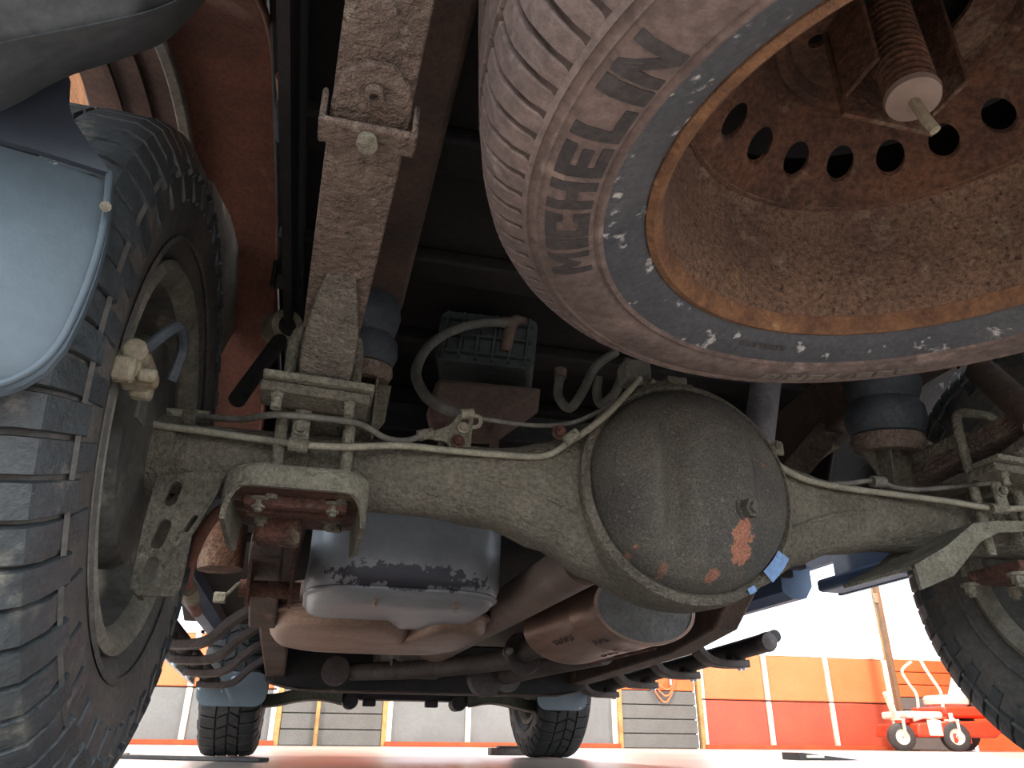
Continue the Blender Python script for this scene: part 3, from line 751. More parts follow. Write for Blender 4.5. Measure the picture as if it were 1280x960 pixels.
# ================================================================== FRAME
fr = thing('chassis_frame', 'dark brown truck chassis frame with two rails and a black crossmember', 'frame', (0,1,.35))
def rail(sgn):
    P = [(-1.15,.70),(-.5,.70),(0,.695),(.45,.685),(.62,.63),(.78,.50),(.92,.41),(1.2,.375),(2.2,.345),(3.0,.37),(3.9,.42)]
    Xr = lambda y: (.455+.02*max(0,min(1,y/.3))) if y < .3 else .475+.10*min(1,(y-.3)/.5)+.03*max(0,(y-.8)/2.4)
    rg = []
    for y, z in P:
        x = sgn*(Xr(y)); hh = .055 if y < .2 else .062
        rg.append([V((x-.036,y,z-hh)),V((x+.036,y,z-hh)),V((x+.036,y,z+hh)),V((x-.036,y,z+hh))])
    # refine
    rr = []
    for i in range(len(rg)-1):
        for k in range(4):
            rr.append([a.lerp(b,k/4) for a, b in zip(rg[i], rg[i+1])])
    rr.append(rg[-1])
    return MB().loft(rr).build('frame_rail', 'framebrown', fr, smooth=25, bevel=.006)
rail(-1); rail(1)
cm = MB()
rg = []
for x, dz in ((-.63,.03),(-.55,.01),(-.45,0),(.45,0),(.55,.01),(.63,.03)):
    rg.append([V((x,2.16,.240+dz)),V((x,2.30,.240+dz)),V((x,2.30,.42+dz)),V((x,2.16,.42+dz))])
cm.loft(rg); cmo = cm.build('crossmember', 'black', fr, bevel=.006)
rg = [[V((x,2.13,.236+dz)),V((x,2.17,.236+dz)),V((x,2.17,.241+dz)),V((x,2.13,.241+dz))] for x, dz in ((-.60,.02),(-.5,.002),(.5,.002),(.6,.02))]
MB().loft(rg).build('crossmember_lip', 'framebrown', cmo)
# rear crossmember above axle and diagonal brace on the right
MB().bar(at(1075,490,Y=.20), at(992,590,Y=.26), .05, .012, (0,1,0)).build('diagonal_brace', 'leaf', fr, bevel=.003)
q = at(1040,556,Y=.21); MB().hexb(q,(.8,-.4,-.3),.006,.012).build('brace_bolt', 'zinc', fr)
MB().box((0,.62,.72),(.95,.08,.07)).build('upper_crossmember', 'black', fr, bevel=.006)
MB().box((0,-.88,.72),(.95,.10,.07)).build('upper_crossmember', 'black', fr, bevel=.006)
# rear spring hanger tube on the right
MB().cyl(at(1225,462,Y=-.10), at(1300,530,Y=-.20), .022, n=20).build('hanger_tube', 'framebrown', fr)
MB().bar(at(1215,575,Y=.1), at(1290,530,Y=.05), .02, .03, (0,0,1)).build('hanger_bar', 'framebrown', fr, bevel=.003)
# front leaf hanger on the left rail
hg = MB()
for dx in (-.038,.038): hg.plate([(-.07,.06),(.08,.06),(.03,-.07),(-.02,-.07)], [], .006, (-.575+dx,.56,.37), (0,1,0), (0,0,1))
hg.cyl((-.63,.565,.33),(-.52,.565,.33),.016,n=16)
hg.build('spring_hanger', 'rustplate', fr)
MB().cyl(at(275,690,Y=.6)+V((0,0,.05)), at(275,712,Y=.6), .045,.042, n=28).build('body_mount', 'rustdark', fr)
MB().bar((-.588,.50,.40),(-.60,.95,.33),.06,.05).build('rail_gusset', 'framebrown', fr, bevel=.005)

# ================================================================== BODY
body = thing('truck_body', 'dark underside of the truck bed and cab with blue-hazed rocker panels', 'truck body', (0,.5,.8))
bf = MB().box((0,-.12,.86),(1.254,2.0,.02))
bf.build('bed_floor', 'bedfloor', body, bevel=.004)
for i in range(7):
    MB().box((0,-1.0+i*.29,.835),(1.24,.07,.03)).build('bed_rib', 'bedfloor', body, bevel=.006)
MB().box((0,2.2,.56),(1.5,2.5,.03)).build('cab_floor', 'bedfloor', body, bevel=.004)
MB().box((0,.93,.80),(1.7,.03,.55)).build('bed_front_panel', 'bedfloor', body)
for s in (-1,1):
    x = s*.93
    # bedside with a round arch
    out = [(.895,.45)]
    out += [(.895,1.2),(-1.15,1.2),(-1.15,.55),(-.66,.50)]
    arch = [(.60*math.cos(a), .40+.60*math.sin(a)) for a in [math.radians(168-i*(158)/20) for i in range(21)]]
    out += arch+[(.60,.45)]
    MB().plate(out, [], .012, (x,0,0), (0,1,0), (0,0,1)).build('bed_side', 'cab', body)
    arch2 = [((.536)*math.cos(a), .392+.536*math.sin(a)) for a in [math.radians(150-i*(150-19)/20) for i in range(21)]]
    MB().plate([(.905,.565),(.905,1.2),(-1.15,1.2),(-1.15,.66)]+arch2, [], .004, (s*.633,0,0), (0,1,0), (0,0,1)).build('bed_inner_side', 'bedfloor', body)
    MB().box((s*.90,.735,.47),(.10,.30,.035)).build('bed_side_hem', 'cab', body, bevel=.01)
    MB().loft([[V((s*(.86+.05*c_),y,.50+.05*s_)) for c_, s_ in ((-1,-.6),(-.4,-1),(.5,-.9),(1,-.2),(1,1),(-1,1))] for y in (.985,1.6,2.6)]).build('rocker_panel', 'cab', body)
    MB().box((s*.95,2.0,.9),(.02,2.4,.7)).build('cab_side', 'cab', body)
    MB().bar((s*.70,.98,.52),(s*.85,2.5,.52),.28,.02).build('floor_sill', 'bedfloor', body)
MB().box((0,3.3,.62),(1.45,1.2,.03)).build('engine_bay_cover', 'bedfloor', body)
# wheelhouses: inner panel, outer liner, flange strip; left panels primer-red and brown, right black
def arc_shell(x0, x1, r0, a0, a1, th=.003, n=40, r1=None):
    mb = MB(); rg = []
    r1 = r1 or r0
    for i in range(n+1):
        a = math.radians(a0+(a1-a0)*i/n); c, s_ = math.cos(a), math.sin(a)
        rg.append([V((x0, r0*c, .392+r0*s_)), V((x1, r1*c, .392+r1*s_)), V((x1,(r1+th)*c,.392+(r1+th)*s_)), V((x0,(r0+th)*c,.392+(r0+th)*s_))])
    return mb.loft(rg)
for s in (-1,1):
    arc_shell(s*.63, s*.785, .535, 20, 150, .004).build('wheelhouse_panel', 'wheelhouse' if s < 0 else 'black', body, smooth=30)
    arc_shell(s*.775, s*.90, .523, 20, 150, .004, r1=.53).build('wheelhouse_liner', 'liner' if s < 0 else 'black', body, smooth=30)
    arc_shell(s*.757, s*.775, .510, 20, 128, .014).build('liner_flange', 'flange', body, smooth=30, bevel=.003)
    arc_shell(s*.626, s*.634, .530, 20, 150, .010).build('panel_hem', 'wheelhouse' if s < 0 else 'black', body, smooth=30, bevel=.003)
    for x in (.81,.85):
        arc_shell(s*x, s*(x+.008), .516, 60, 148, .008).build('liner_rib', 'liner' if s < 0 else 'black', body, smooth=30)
    # front end of the liner: hanging splash tail
    if s < 0:
        P2 = [at(a,b,X=-.70) for a,b in ((262,225),(285,270),(299,320),(298,400),(268,452),(266,380),(264,300))]
        o0 = P2[0]
        MB().plate([((p-o0).y,(p-o0).z) for p in P2], [], .008, o0, (0,1,0), (0,0,1)).build('splash_tail', 'flange', body, bevel=.003)
        # bed side box between wheelhouse and frame with dark clips
        MB().box((-.585,.05,.78),(.012,1.5,.22)).build('bed_sill_side', 'bedfloor', body)
        for a, b in ((372,196),(360,345)):
            q = at(a,b,X=-.60)
            MB().box(q,(.05,.05,.028)).build('body_clip', 'black', body, bevel=.003)
            MB().box(q+V((-.02,-.02,-.015)),(.008,.02,.05)).build('body_clip_tab', 'black', body, bevel=.002)
        MB().tube([at(352,95,X=-.612), at(359,200,X=-.608), at(360,308,X=-.606)], .008, 10).build('lit_panel_edge', 'rust_lit_edge', body)  # panel edge, its golden bounce-light highlight put into the orange colour
    q = V((s*.80,-.30,.80))

# left shock absorber seen as a black rod with its eye
sa = thing('shock_absorber', 'black shock rod with a tan eye behind the left leaf spring', 'shock absorber', at(320,460,Y=.10))
MB().cyl(at(296,500,Y=.06), at(350,425,Y=.16), .012, n=18).build('rod', 'black', sa)
q = at(352,410,Y=.17)
MB().lathe([(-.02,.016),(-.02,.028),(.02,.028),(.02,.016)], q, (.5,-.8,-.2), 28, closedprof=True).build('eye', 'zinc', sa)
MB().lathe([(-.018,.004),(-.018,.016),(.018,.016),(.018,.004)], q, (.5,-.8,-.2), 20, closedprof=True).build('bushing', 'black', sa)
sr = thing('shock_absorber', 'pale grey shock absorber tube right of the differential below the spare tire', 'shock absorber', at(952,520,Y=.05))
MB().cyl(at(962,440,Y=.08), at(946,568,Y=.02), .026, .024, n=28).build('shock_body', 'shock', sr)
MB().cyl(at(945,560,Y=.02), at(943,592,Y=.01), .012, n=16).build('lower_mount', 'shock', sr)
tag(MB().tube([at(1096,572,Y=.10), at(1100,590,Y=.10), at(1106,612,Y=.10)], .006, 10).build('steel_rod', 'chrome'), 'bright pale steel rod below the right bump stop', 'rod')
wt_ = thing('wire_tail', 'bright cut wire end under the spare tire at the right', 'wire', at(1183,475,Y=-.05))
MB().tube([at(1194,466,Y=-.05), at(1187,474,Y=-.05), at(1186,480,Y=-.05)], .002, 6).build('wire', 'chrome', wt_)
q = at(1178,483,Y=-.05)
MB().plate([(-.005,.004),(.004,.008),(0,-.006)], [], .002, q, (1,0,0), (0,0,1)).build('tag', 'chrome', wt_)

# ================================================================== CHARCOAL CANISTER AND HOSES
cn = thing('vapour_canister', 'dusty box canister with a ribbed lid hanging above the axle', 'canister', at(605,470,Y=.30))
c0 = at(612,440,Y=.30); ux = V((.97,-.24,0)).normalized(); uy = V((.24,.97,0))
R3 = Matrix((ux, uy, V((0,0,1)))).transposed()
Rt_ = R3 @ Matrix.Rotation(math.radians(6), 3, 'Y')
lidc = c0+V((0,.02,.005))
MB().loft([[lidc+Rt_ @ V((x,-.06+.12*k,y)) for x, y in rrect(.185,.105,.016)] for k in (0,.1,.9,1)]).build('lid', 'canister_lid', cn)
rb = MB()
for i in range(6): rb.box(lidc+Rt_ @ V((-.078+.031*i,-.065,.0)),(.004,.014,.095),Rt_)
for z in (-.035,.0,.034): rb.box(lidc+Rt_ @ V((0,-.065,z)),(.17,.014,.004),Rt_)
rb.build('lid_ribs', 'canister_lid', cn, smooth=0)
for z in (-.018,.017):
    for i in range(5):
        MB().box(lidc+Rt_ @ V((-.0625+.031*i,-.061,z)),(.024,.006,.026),Rt_).build('lid_cell', 'canister_lid', cn, smooth=0, bevel=.002, seg=1)
bt = [at(a,b,Y=.27) for a,b in ((545,470),(680,483),(615,528),(530,523))]
dd = V((.03,.12,0))
MB().add([bt[0],bt[1],bt[2],bt[3],bt[0]+dd,bt[1]+dd,bt[2]+dd,bt[3]+dd],[(0,1,2,3),(7,6,5,4),(0,4,5,1),(1,5,6,2),(2,6,7,3),(3,7,4,0)]).build('canister_body', 'canister', cn, bevel=.012)
MB().bar(at(550,560,Y=.3), at(560,520,Y=.3), .03, .01).bar(at(615,590,Y=.3), at(620,525,Y=.3), .03, .012).build('hanger_strap', 'canister', cn, bevel=.002)
MB().tube([at(632,440,Y=.25), at(640,404,Y=.24), at(655,404,Y=.25)], .012, 10).build('nozzle', 'canister', cn)
vh = thing('vent_hose', 'grey looping vent hose from the canister down to the cable bracket', 'hose', at(530,460,Y=.15))
MB().tube([at(640,404,Y=.235), at(600,404,Y=.22), at(562,415,Y=.20), at(534,435,Y=.16), at(520,465,Y=.12), at(530,492,Y=.07), at(550,508,Y=.02), at(578,519,Y=-.02)], .0085, 12).build('rubber_tube', 'hose', vh)
MB().cyl(at(627,403,Y=.235), at(641,404,Y=.235), .011, n=14).build('hose_clamp', 'canister', vh)
fh = thing('breather_hose', 'wavy grey breather hose hanging behind the spare tire, left one', 'hose', at(725,490,Y=.15))
MB().tube([at(700,470,Y=.16), at(698,495,Y=.15), at(712,510,Y=.14), at(728,490,Y=.13), at(745,458,Y=.12), at(770,440,Y=.12)], .008, 12).build('rubber_tube', 'hose', fh)
MB().cyl(at(700,472,Y=.16), at(701,462,Y=.16), .011, n=12).build('hose_clamp', 'canister', fh)
fh = thing('breather_hose', 'grey breather hose hanging behind the spare tire, right one by the differential', 'hose', at(760,490,Y=.12))
MB().tube([at(748,472,Y=.13), at(746,492,Y=.13), at(752,505,Y=.12), at(768,492,Y=.10), at(778,470,Y=.10), at(785,450,Y=.10)], .008, 12).build('rubber_tube', 'hose', fh)
MB().cyl(at(777,470,Y=.10), at(781,458,Y=.10), .010, n=12).build('hose_clamp', 'canister', fh)
jb = thing('hose_junction', 'small dusty hose junction block right above the differential', 'junction', at(792,470,Y=-.02))
MB().box(at(793,468,Y=-.0),(.04,.04,.035)).build('block', 'hose', jb, bevel=.004)
MB().cyl(at(793,490,Y=-.0), at(793,470,Y=-.0), .009, n=12).build('neck', 'hose', jb)

# ================================================================== FUEL TANK, SKID
tk = thing('fuel_tank', 'rounded grey fuel tank with dark scuffs hanging in front of the axle', 'tank', (-.3,.7,.4))
cx_, cy_ = -.315, .78
secs = [(.318,.28,.32,.08),(.321,.34,.38,.10),(.328,.375,.43,.11),(.342,.392,.465,.11),(.362,.400,.48,.10),(.40,.392,.50,.09),(.47,.392,.50,.08),(.50,.392,.50,.08)]
MB().loft([[V((cx_+x, cy_+y, z)) for x, y in rrect(a, b, r_, 7)] for z, a, b, r_ in secs]).build('tank_shell', 'tank', tk, smooth=50)
MB().loft([[V((cx_+x, cy_+y, z)) for x, y in rrect(a, b, .11, 7)] for z, a, b in ((.336,.388,.46),(.339,.398,.47),(.343,.399,.472),(.346,.394,.468))]).build('tank_seam', 'tank', tk)
for dx in (-.06,.10): MB().box((cx_+dx,cy_-.20,.322),(.008,.02,.02)).build('tab', 'skid', tk, bevel=.002)
MB().box((cx_+.196,cy_-.06,.43),(.02,.10,.05)).build('side_bracket', 'tank', tk, bevel=.006)
sk = thing('skid_plate', 'brown dusty skid plate with two rounded lobes below the fuel tank', 'skid plate', (-.33,1.1,.3))
c2 = V((-.325,1.13,0))
def lobes(sc_, lobe):
    pts = []
    for i in range(72):
        a = 2*pi*i/72; c, s_ = math.cos(a), math.sin(a)
        rx = .275*sc_; ry = .33*sc_
        x = rx*math.copysign(abs(c)**.5, c); y = ry*math.copysign(abs(s_)**.6, s_)
        notch = .26*lobe*math.exp(-((x-.07)/.03)**2) if y < 0 else 0
        pts.append((x, y+notch))
    return pts
MB().loft([[c2+V((x,y,z)) for x, y in lobes(s_, l_)] for z, s_, l_ in ((.300,.62,1.0),(.301,.80,1.0),(.307,.90,1.0),(.318,.955,1.0),(.334,.975,.9),(.342,1.0,.05),(.37,1.0,0),(.40,.99,0))]).build('skid_shell', 'skid', sk, smooth=60)
MB().loft([[c2+V((x,y,z)) for x, y in lobes(s_, 0)] for z, s_ in ((.336,1.0),(.339,1.03),(.346,1.03),(.35,1.0))]).build('skid_lip', 'skid', sk, smooth=60)
MB().box((-.57,1.0,.36),(.03,.10,.06)).build('mount_tab', 'skid', sk, bevel=.005)

# ================================================================== DRIVE SHAFT, EXHAUST
ds = thing('drive_shaft', 'thick dusty drive shaft running forward from the differential', 'drive shaft', (-.04,1,.35))
A = V((-.02,.24,.377)); B = V((-.07,1.95,.355))
MB().cyl(A+(B-A)*.06, B, .046, .046, 36).build('shaft_tube', 'shaft', ds)
MB().lathe([(-.03,.03),(-.03,.052),(.0,.054),(.012,.046),(.03,.044)], A+(B-A)*.03, (B-A), 32).build('flange', 'pipe', ds)
MB().box(A+(B-A)*.06,(.075,.04,.03)).build('universal_joint', 'pipe', ds, bevel=.006)
mf = thing('muffler', 'brown tinted oval muffler with stamped marks below the differential', 'muffler', (.2,.8,.32))
ma, mb_ = V((.252,.70,.356)), V((.190,1.07,.343))
dv = (mb_-ma); L_ = dv.length; dn = dv.normalized(); sx_ = dn.cross(V((0,0,1))).normalized(); uz_ = sx_.cross(dn)
def oval(f_, s_):
    p = ma+dn*L_*f_
    return [p+sx_*(.135*s_*math.cos(2*pi*i/48))+uz_*(.080*s_*math.sin(2*pi*i/48)) for i in range(48)]
MB().loft([oval(a,b) for a,b in ((0,.95),(.0,1.02),(.05,1.03),(.07,1.0),(.30,1.0),(.31,1.012),(.34,1.012),(.35,1.0),(.93,1.0),(.95,1.03),(1.0,1.02),(1.0,.93))], caps=False).build('muffler_shell', 'muffler', mf, smooth=35)
MB().loft([oval(a,b) for a,b in ((.005,.97),(.012,.93),(-.01,.6),(-.015,.1))]).build('muffler_end_cap', 'mufflerend', mf, smooth=60)
MB().loft([oval(a,b) for a,b in ((.995,.97),(.988,.90),(1.01,.6),(1.015,.1))]).build('muffler_end_cap', 'muffler', mf, smooth=60)
# stamped marks on the shell
st = MB()
def stamp(f0, ang, k):
    for i in range(k):
        f_ = f0+.035*i; a = math.radians(ang+ (i % 2)*1.5)
        p = ma+dn*L_*f_+sx_*(.1355*math.cos(a))+uz_*(.0855*math.sin(a)); nn = (sx_*math.cos(a)/.135+uz_*math.sin(a)/.085).normalized()
        tt = nn.cross(dn).normalized()
        st.bar(p-tt*.007, p+tt*.007, .0025, .0015, nn)
        if i % 3 != 2: st.bar(p-tt*.006*(1 if i % 2 else -1), p-tt*.006*(1 if i % 2 else -1)+dn*.008, .0025, .0015, nn)
        else: st.bar(p-tt*.006, p+tt*.006+dn*.008, .0025, .0015, nn)
for a_ in ((.42,215,8),(.12,232,5),(.3,262,6)):
    st = MB(); stamp(*a_); st.build('stamped_mark', 'pipe', mf, smooth=0)
MB().bar(ma+dn*.02-uz_*.0855+sx_*.03, mb_-dn*.02-uz_*.0855+sx_*.03, .006, .004, uz_).build('seam', 'rustplate', mf)
ex = thing('exhaust_pipe', 'dark exhaust pipe bending from the muffler forward past the skid plate', 'pipe', (0,1.5,.3))
MB().tube([mb_+V((-.04,-.01,-.01)), V((.13,1.22,.315)), V((.10,1.38,.30)), V((.02,1.62,.30)), V((-.12,1.80,.295)), V((-.25,1.92,.295)), V((-.32,2.05,.30))], .030, 20).build('pipe_tube', 'pipe', ex)
MB().lathe([(-.012,.03),(-.012,.056),(.0,.06),(.012,.056),(.012,.03)], (.118,1.28,.306), (-.2,.95,-.1), 28).build('flange', 'pipe', ex)
for dx in (-.055,.055): MB().hexb((.118+dx,1.262,.306),(.2,-1,.1),.009,.03).build('flange_bolt', 'alu', ex)
e2 = thing('exhaust_pipe', 'second dark pipe with a hanging flange right of the main exhaust', 'pipe', (.15,1.6,.28))
MB().tube([V((.30,1.10,.30)), V((.22,1.4,.29)), V((.16,1.7,.28)), V((.12,1.95,.28))], .034, 18).build('pipe_tube', 'pipe', e2)
MB().lathe([(-.012,.03),(-.012,.060),(.012,.060),(.012,.03)], (.165,1.68,.281), (-.3,1,0), 28, closedprof=True).build('flange', 'pipe', e2)
MB().cyl((.10,1.72,.262),(.10,1.66,.262),.055,n=24).build('resonator_end', 'pipe', e2)
tr = thing('transmission', 'grey cast transmission case seen behind the skid plate', 'transmission', (-.1,2.0,.35))
MB().loft([[V((-.10+x, y_, .40+z)) for x, z in rrect(.26*s_,.20*s_,.05)] for y_, s_ in ((1.85,.8),(1.9,1),(2.12,1.05),(2.5,1.1))]).build('case', 'alu', tr, smooth=40)
rb = MB()
for i in range(7): rb.box((-.20+.034*i,1.90,.315),(.008,.12,.03))
rb.build('case_ribs', 'alu', tr, bevel=.002)
pn = MB(); pn.tube([(-.24,1.98,.33),(-.20,1.98,.285),(-.02,1.98,.285),(.02,1.98,.33)], .008, 8, 1, False)
lab(pn.build('guard_loop', 'alu', tr), 'bright bent guard loop')
MB().cyl((-.38,2.0,.30),(-.38,2.06,.30),.05,n=24).build('side_mount', 'pipe', tr)

# ================================================================== SLIDERS
def slider(s, label):
    t = thing('rock_slider', label, 'slider', (s*.86,1.9,.33))
    x = s*.865
    MB().tube([(x,1.18,.356),(x,1.4,.347),(x,2.2,.322),(x,2.75,.305)], .028, 18, 4).build('main_tube', 'black', t)
    MB().tube([(x+s*.055,1.22,.380),(x+s*.06,1.5,.370),(x+s*.06,2.5,.337),(x+s*.02,2.78,.31)], .02, 14, 4).build('step_tube', 'black', t)
    for y in (1.38,1.72,2.08,2.5):
        zz = .010-.035*(y-1.4)
        P_ = [V((s*.61,y,.425+zz)),V((s*.665,y,.395+zz)),V((s*.715,y,.355+zz)),V((s*.745,y,.322+zz)),V((s*.78,y,.302+zz)),V((s*.84,y,.297+zz)),V((s*.90,y,.299+zz))]
        MB().strip(smooth_path(P_,3), .062, .024, (0,1,0)).build('support_arm', 'pipe', t, bevel=.004)
        MB().bar((x,y,.300+zz),(x,y,.330+zz),.05,.045,(0,1,0)).build('saddle', 'black', t, bevel=.003)
        for d in (-.014,.014): MB().hexb((x+s*.02,y+d,.288+zz),(0,0,-1),.007,.007).build('saddle_bolt', 'chrome', t)
    MB().lathe([(0,.0),(.004,.026),(.014,.030),(.03,.029)], (x,1.165,.356), (0,1,0), 24).build('end_cap', 'pipe', t)
    if s < 0: MB().bar((x+s*.075,1.3,.355),(x+s*.075,2.7,.306),.012,.05).build('edge_strip', 'chrome', t, bevel=.002)
    return t
slider(-1, 'rock slider with curved support arms along the left side of the truck')
slider(1, 'rock slider tube with bolted brackets along the right side of the truck')

# ================================================================== FRONT FLAPS, FRONT SUSPENSION
def flap_front(P2, y, label):
    t = thing('mud_flap', label, 'mud flap', ((P2[0].x+P2[1].x)/2, y, .25))
    x0, x1 = P2[0].x, P2[1].x; z1, z0 = P2[0].z, P2[1].z
    MB().plate(rrect(abs(x1-x0), z1-z0, .05, 6, (x0+x1)/2, (z0+z1)/2), [], .008, (0,y,0), (1,0,0), (0,0,1)).build('flap_sheet', 'flap', t, bevel=.002)
    MB().hexb(((x0+x1)/2,y-.004,z1-.03),(0,-1,0),.008,.006).build('bolt', 'chrome', t)
flap_front([at(250,838,Y=2.75), at(331,884,Y=2.75)], 2.75, 'blue-grey mud flap behind the left front wheel')
flap_front([at(671,838,Y=2.75), at(734,889,Y=2.75)], 2.75, 'blue-grey mud flap behind the right front wheel')
fs_ = thing('front_suspension', 'dark front crossmember with green-grey control arms between the front wheels', 'suspension', (0,3.2,.25))
M['arm'] = mat('olive_dust_arm', (92,92,80), (74,74,64), 9, .8, 0, .3, 60, .003)
MB().box((0,3.05,.300),(1.0,.16,.10)).build('front_crossmember', 'black', fs_, bevel=.01)
for s in (-1,1):
    P_ = [V((s*.30,3.0,.245)),V((s*.40,3.0,.262)),V((s*.50,3.02,.255)),V((s*.60,3.05,.235)),V((s*.70,3.1,.23))]
    rg = []
    for i, p in enumerate(smooth_path(P_,4)):
        ww = .16-.005*i; rg.append([p+V((0,-ww/2,-.02)),p+V((0,ww/2,-.02)),p+V((0,ww/2,.035)),p+V((0,-ww/2,.035))])
    MB().loft(rg).build('control_arm', 'arm', fs_, bevel=.01)
    MB().loft([[p+V((0,-.095,-.026)),p+V((0,-.06,-.026)),p+V((0,-.06,-.019)),p+V((0,-.095,-.019))] for p in smooth_path(P_,4)]).build('arm_lip', 'shaft', fs_)
    MB().cyl((s*.26,2.95,.24),(s*.26,3.06,.24),.035,n=18).build('arm_bushing', 'black', fs_)
    MB().bar((s*.48,3.0,.28),(s*.52,3.1,.5),.06,.06).build('coil_strut', 'black', fs_, bevel=.01)
    MB().cyl((s*.66,3.24,.39),(s*.72,3.24,.39),.07,n=20).build('hub_knuckle', 'rustplate', fs_)
for x in (-.17,.13): MB().box((x,3.0,.235),(.06,.05,.03)).build('steering_stop', 'black', fs_, bevel=.005)

# ================================================================== LEFT REAR FLAP, FENDER END, RED HOSE
fp = thing('mud_flap', 'big grey-blue molded mud flap behind the left rear tire', 'mud flap', (-.8,-.45,.3))
def sheet(rows, th, nrm):
    """grid of points (rows of equal length) thickened along nrm"""
    mb = MB(); m_ = len(rows[0]); n_ = len(rows)
    top = [p for r_ in rows for p in r_]; bot = [p+V(nrm)*th for p in top]
    k = n_*m_; fs = []
    for i in range(n_-1):
        for j in range(m_-1):
            a, b, c, d = i*m_+j, i*m_+j+1, (i+1)*m_+j+1, (i+1)*m_+j
            fs += [(a,b,c,d), (d+k,c+k,b+k,a+k)]
    for i in range(n_-1):
        for j in (0, m_-1): fs.append((i*m_+j,(i+1)*m_+j,(i+1)*m_+j+k,i*m_+j+k))
    for j in range(m_-1):
        for i in (0, n_-1): fs.append((i*m_+j,i*m_+j+1,i*m_+j+1+k,i*m_+j+k))
    return mb.add(top+bot, fs)
edge = [(137,216),(134,250),(128,290),(116,335),(98,382),(76,425),(50,455),(22,472),(0,480),(-30,486)]
rows = []
for i, (a,b) in enumerate(edge):
    pR = at(a,b,Y=-.44); row = []
    xl = -1.02
    for j in range(8):
        f_ = j/7
        x = pR.x+(xl-pR.x)*f_
        row.append(V((x, -.44-.02*math.sin(pi*min(1,f_*1.2))+.012*(1-f_)**6, pR.z - (.0 if i < 8 else 0))))
    rows.append(row)
# lower edge rounds off toward the outside
sheet(rows, .006, (0,1,0)).build('flap_panel', 'flap', fp, smooth=50)
rimp = [at(a,b,Y=-.437) for a,b in edge]
MB().tube(rimp, .0028, 10, 4).build('flap_bead', 'flap', fp)
up = [(86,95),(84,125),(92,150),(104,168),(118,188),(130,203),(137,216)]
rows = []
for i,(a,b) in enumerate(up):
    pR = at(a,b,Y=-.455+.015*i/6); row = []
    for j in range(8):
        f_ = j/7; row.append(V((pR.x+(-1.02-pR.x)*f_, pR.y-.03*math.sin(pi*f_), pR.z)))
    rows.append(row)
lab(sheet(rows, .006, (0,1,0)).build('flap_top', 'flapdark', fp, smooth=50), 'dark navy upper part of the flap')
MB().cyl(at(132,258,Y=-.446), at(132,258,Y=-.452), .004, n=10).build('rivet', 'bracket', fp)

fe = thing('fender_end', 'curved grey-black plastic fender end above the left rear mud flap', 'fender', (-.8,-.55,.5))
top = [(-60,18),(40,12),(110,2),(170,-20),(260,-60)]
midl = [(-60,66),(0,54),(60,42),(130,28),(200,10),(262,-22)]
low = [(-60,150),(0,140),(60,108),(95,92),(140,78),(200,56),(232,28),(262,-22)]
def lineat(pts, y, n):
    P_ = smooth_path([V((a,b,0)) for a,b in pts], 8); out = []
    for i in range(n):
        f_ = i/(n-1)*(len(P_)-1); k = min(int(f_), len(P_)-2); p = P_[k].lerp(P_[k+1], f_-k); out.append(at(p.x,p.y,Y=y))
    return out
n = 20
r0 = lineat(low, -.49, n); r1 = lineat(midl, -.56, n); rm = [a.lerp(b,.5)+V((0,-.012,-.010)) for a,b in zip(r0,r1)]
rup = [p+V((0,.03,.06)) for p in r0]
sheet([rup, r0, rm, r1], .005, (0,.4,.9)).build('lower_panel', 'bumper', fe, smooth=70)
r2 = [p+V((0,.004,.006)) for p in r1]; r3 = [p+V((0,-.10,.03)) for p in r1]; r4 = [p+V((0,-.22,.09)) for p in r1]
lab(sheet([r2, r3, r4], .005, (0,.4,.9)).build('upper_panel', 'bumper', fe, smooth=70), 'olive-grey upper panel beyond the seam')

rh = thing('curved_hose', 'red-brown curved hose bowing beside the slotted bracket', 'hose', at(245,700,Y=.35))
MB().tube([at(285,632,Y=.30), at(262,652,Y=.30), at(244,685,Y=.32), at(234,720,Y=.36), at(238,745,Y=.42), at(246,765,Y=.48)], .010, 12).build('rubber_tube', 'redhose', rh)
MB().cyl(at(236,735,Y=.38), at(240,748,Y=.42), .014, n=14).build('hose_clamp', 'zinc', rh)
wp = thing('wire_plug', 'loose pale wire plug dangling left of the frame rail', 'plug', at(275,745,Y=.8))
MB().tube([at(312,725,Y=.8), at(298,730,Y=.8), at(285,742,Y=.8), at(278,747,Y=.8)], .004, 8).build('wire', 'bracket', wp)
MB().box(at(275,747,Y=.8),(.026,.02,.022)).build('plug_body', 'bracket', wp, bevel=.003)

# ================================================================== SPARE WHEEL
SP = V((-.064,-.608,.451))
spw = thing('spare_wheel_assembly', 'rusty spare wheel with dusty lettered tire hanging over the axle at the upper right', 'wheel', SP)
R0 = .360; W = .231
def sp(mb, name, matn, **k):
    """build in wheel coordinates (z up from the lower lip)"""
    o = mb.build(name, matn, **k); o.parent = spw; return o
Zax = (0,0,1)
prof_low = [(.006,.228),(-.004,.238),(-.012,.252),(-.0165,.268)]
prof_mid = [(-.0165,.268),(-.019,.2715),(-.0165,.275),(-.019,.278),(-.0205,.290),(-.0195,.305),(-.015,.3165),(-.0165,.319),(-.0135,.3215),(-.0125,.3245),(-.0145,.3265),(-.0105,.3295)]
prof_sh = [(-.0105,.3295),(-.004,.3365),(.006,.343),(.018,.3485),(.032,.351),(.05,.352),(.115,.353),(.18,.352),(.20,.350),(.213,.343),(.224,.333),(.235,.32),(.245,.29),(.235,.25),(.225,.23)]
lab(sp(MB().lathe(prof_low, (0,0,0), Zax, 140), 'bead_band', 'spare_dark'), 'dark bare rubber band beside the rim')
sp(MB().lathe(prof_mid, (0,0,0), Zax, 140), 'sidewall', 'spare_dust')
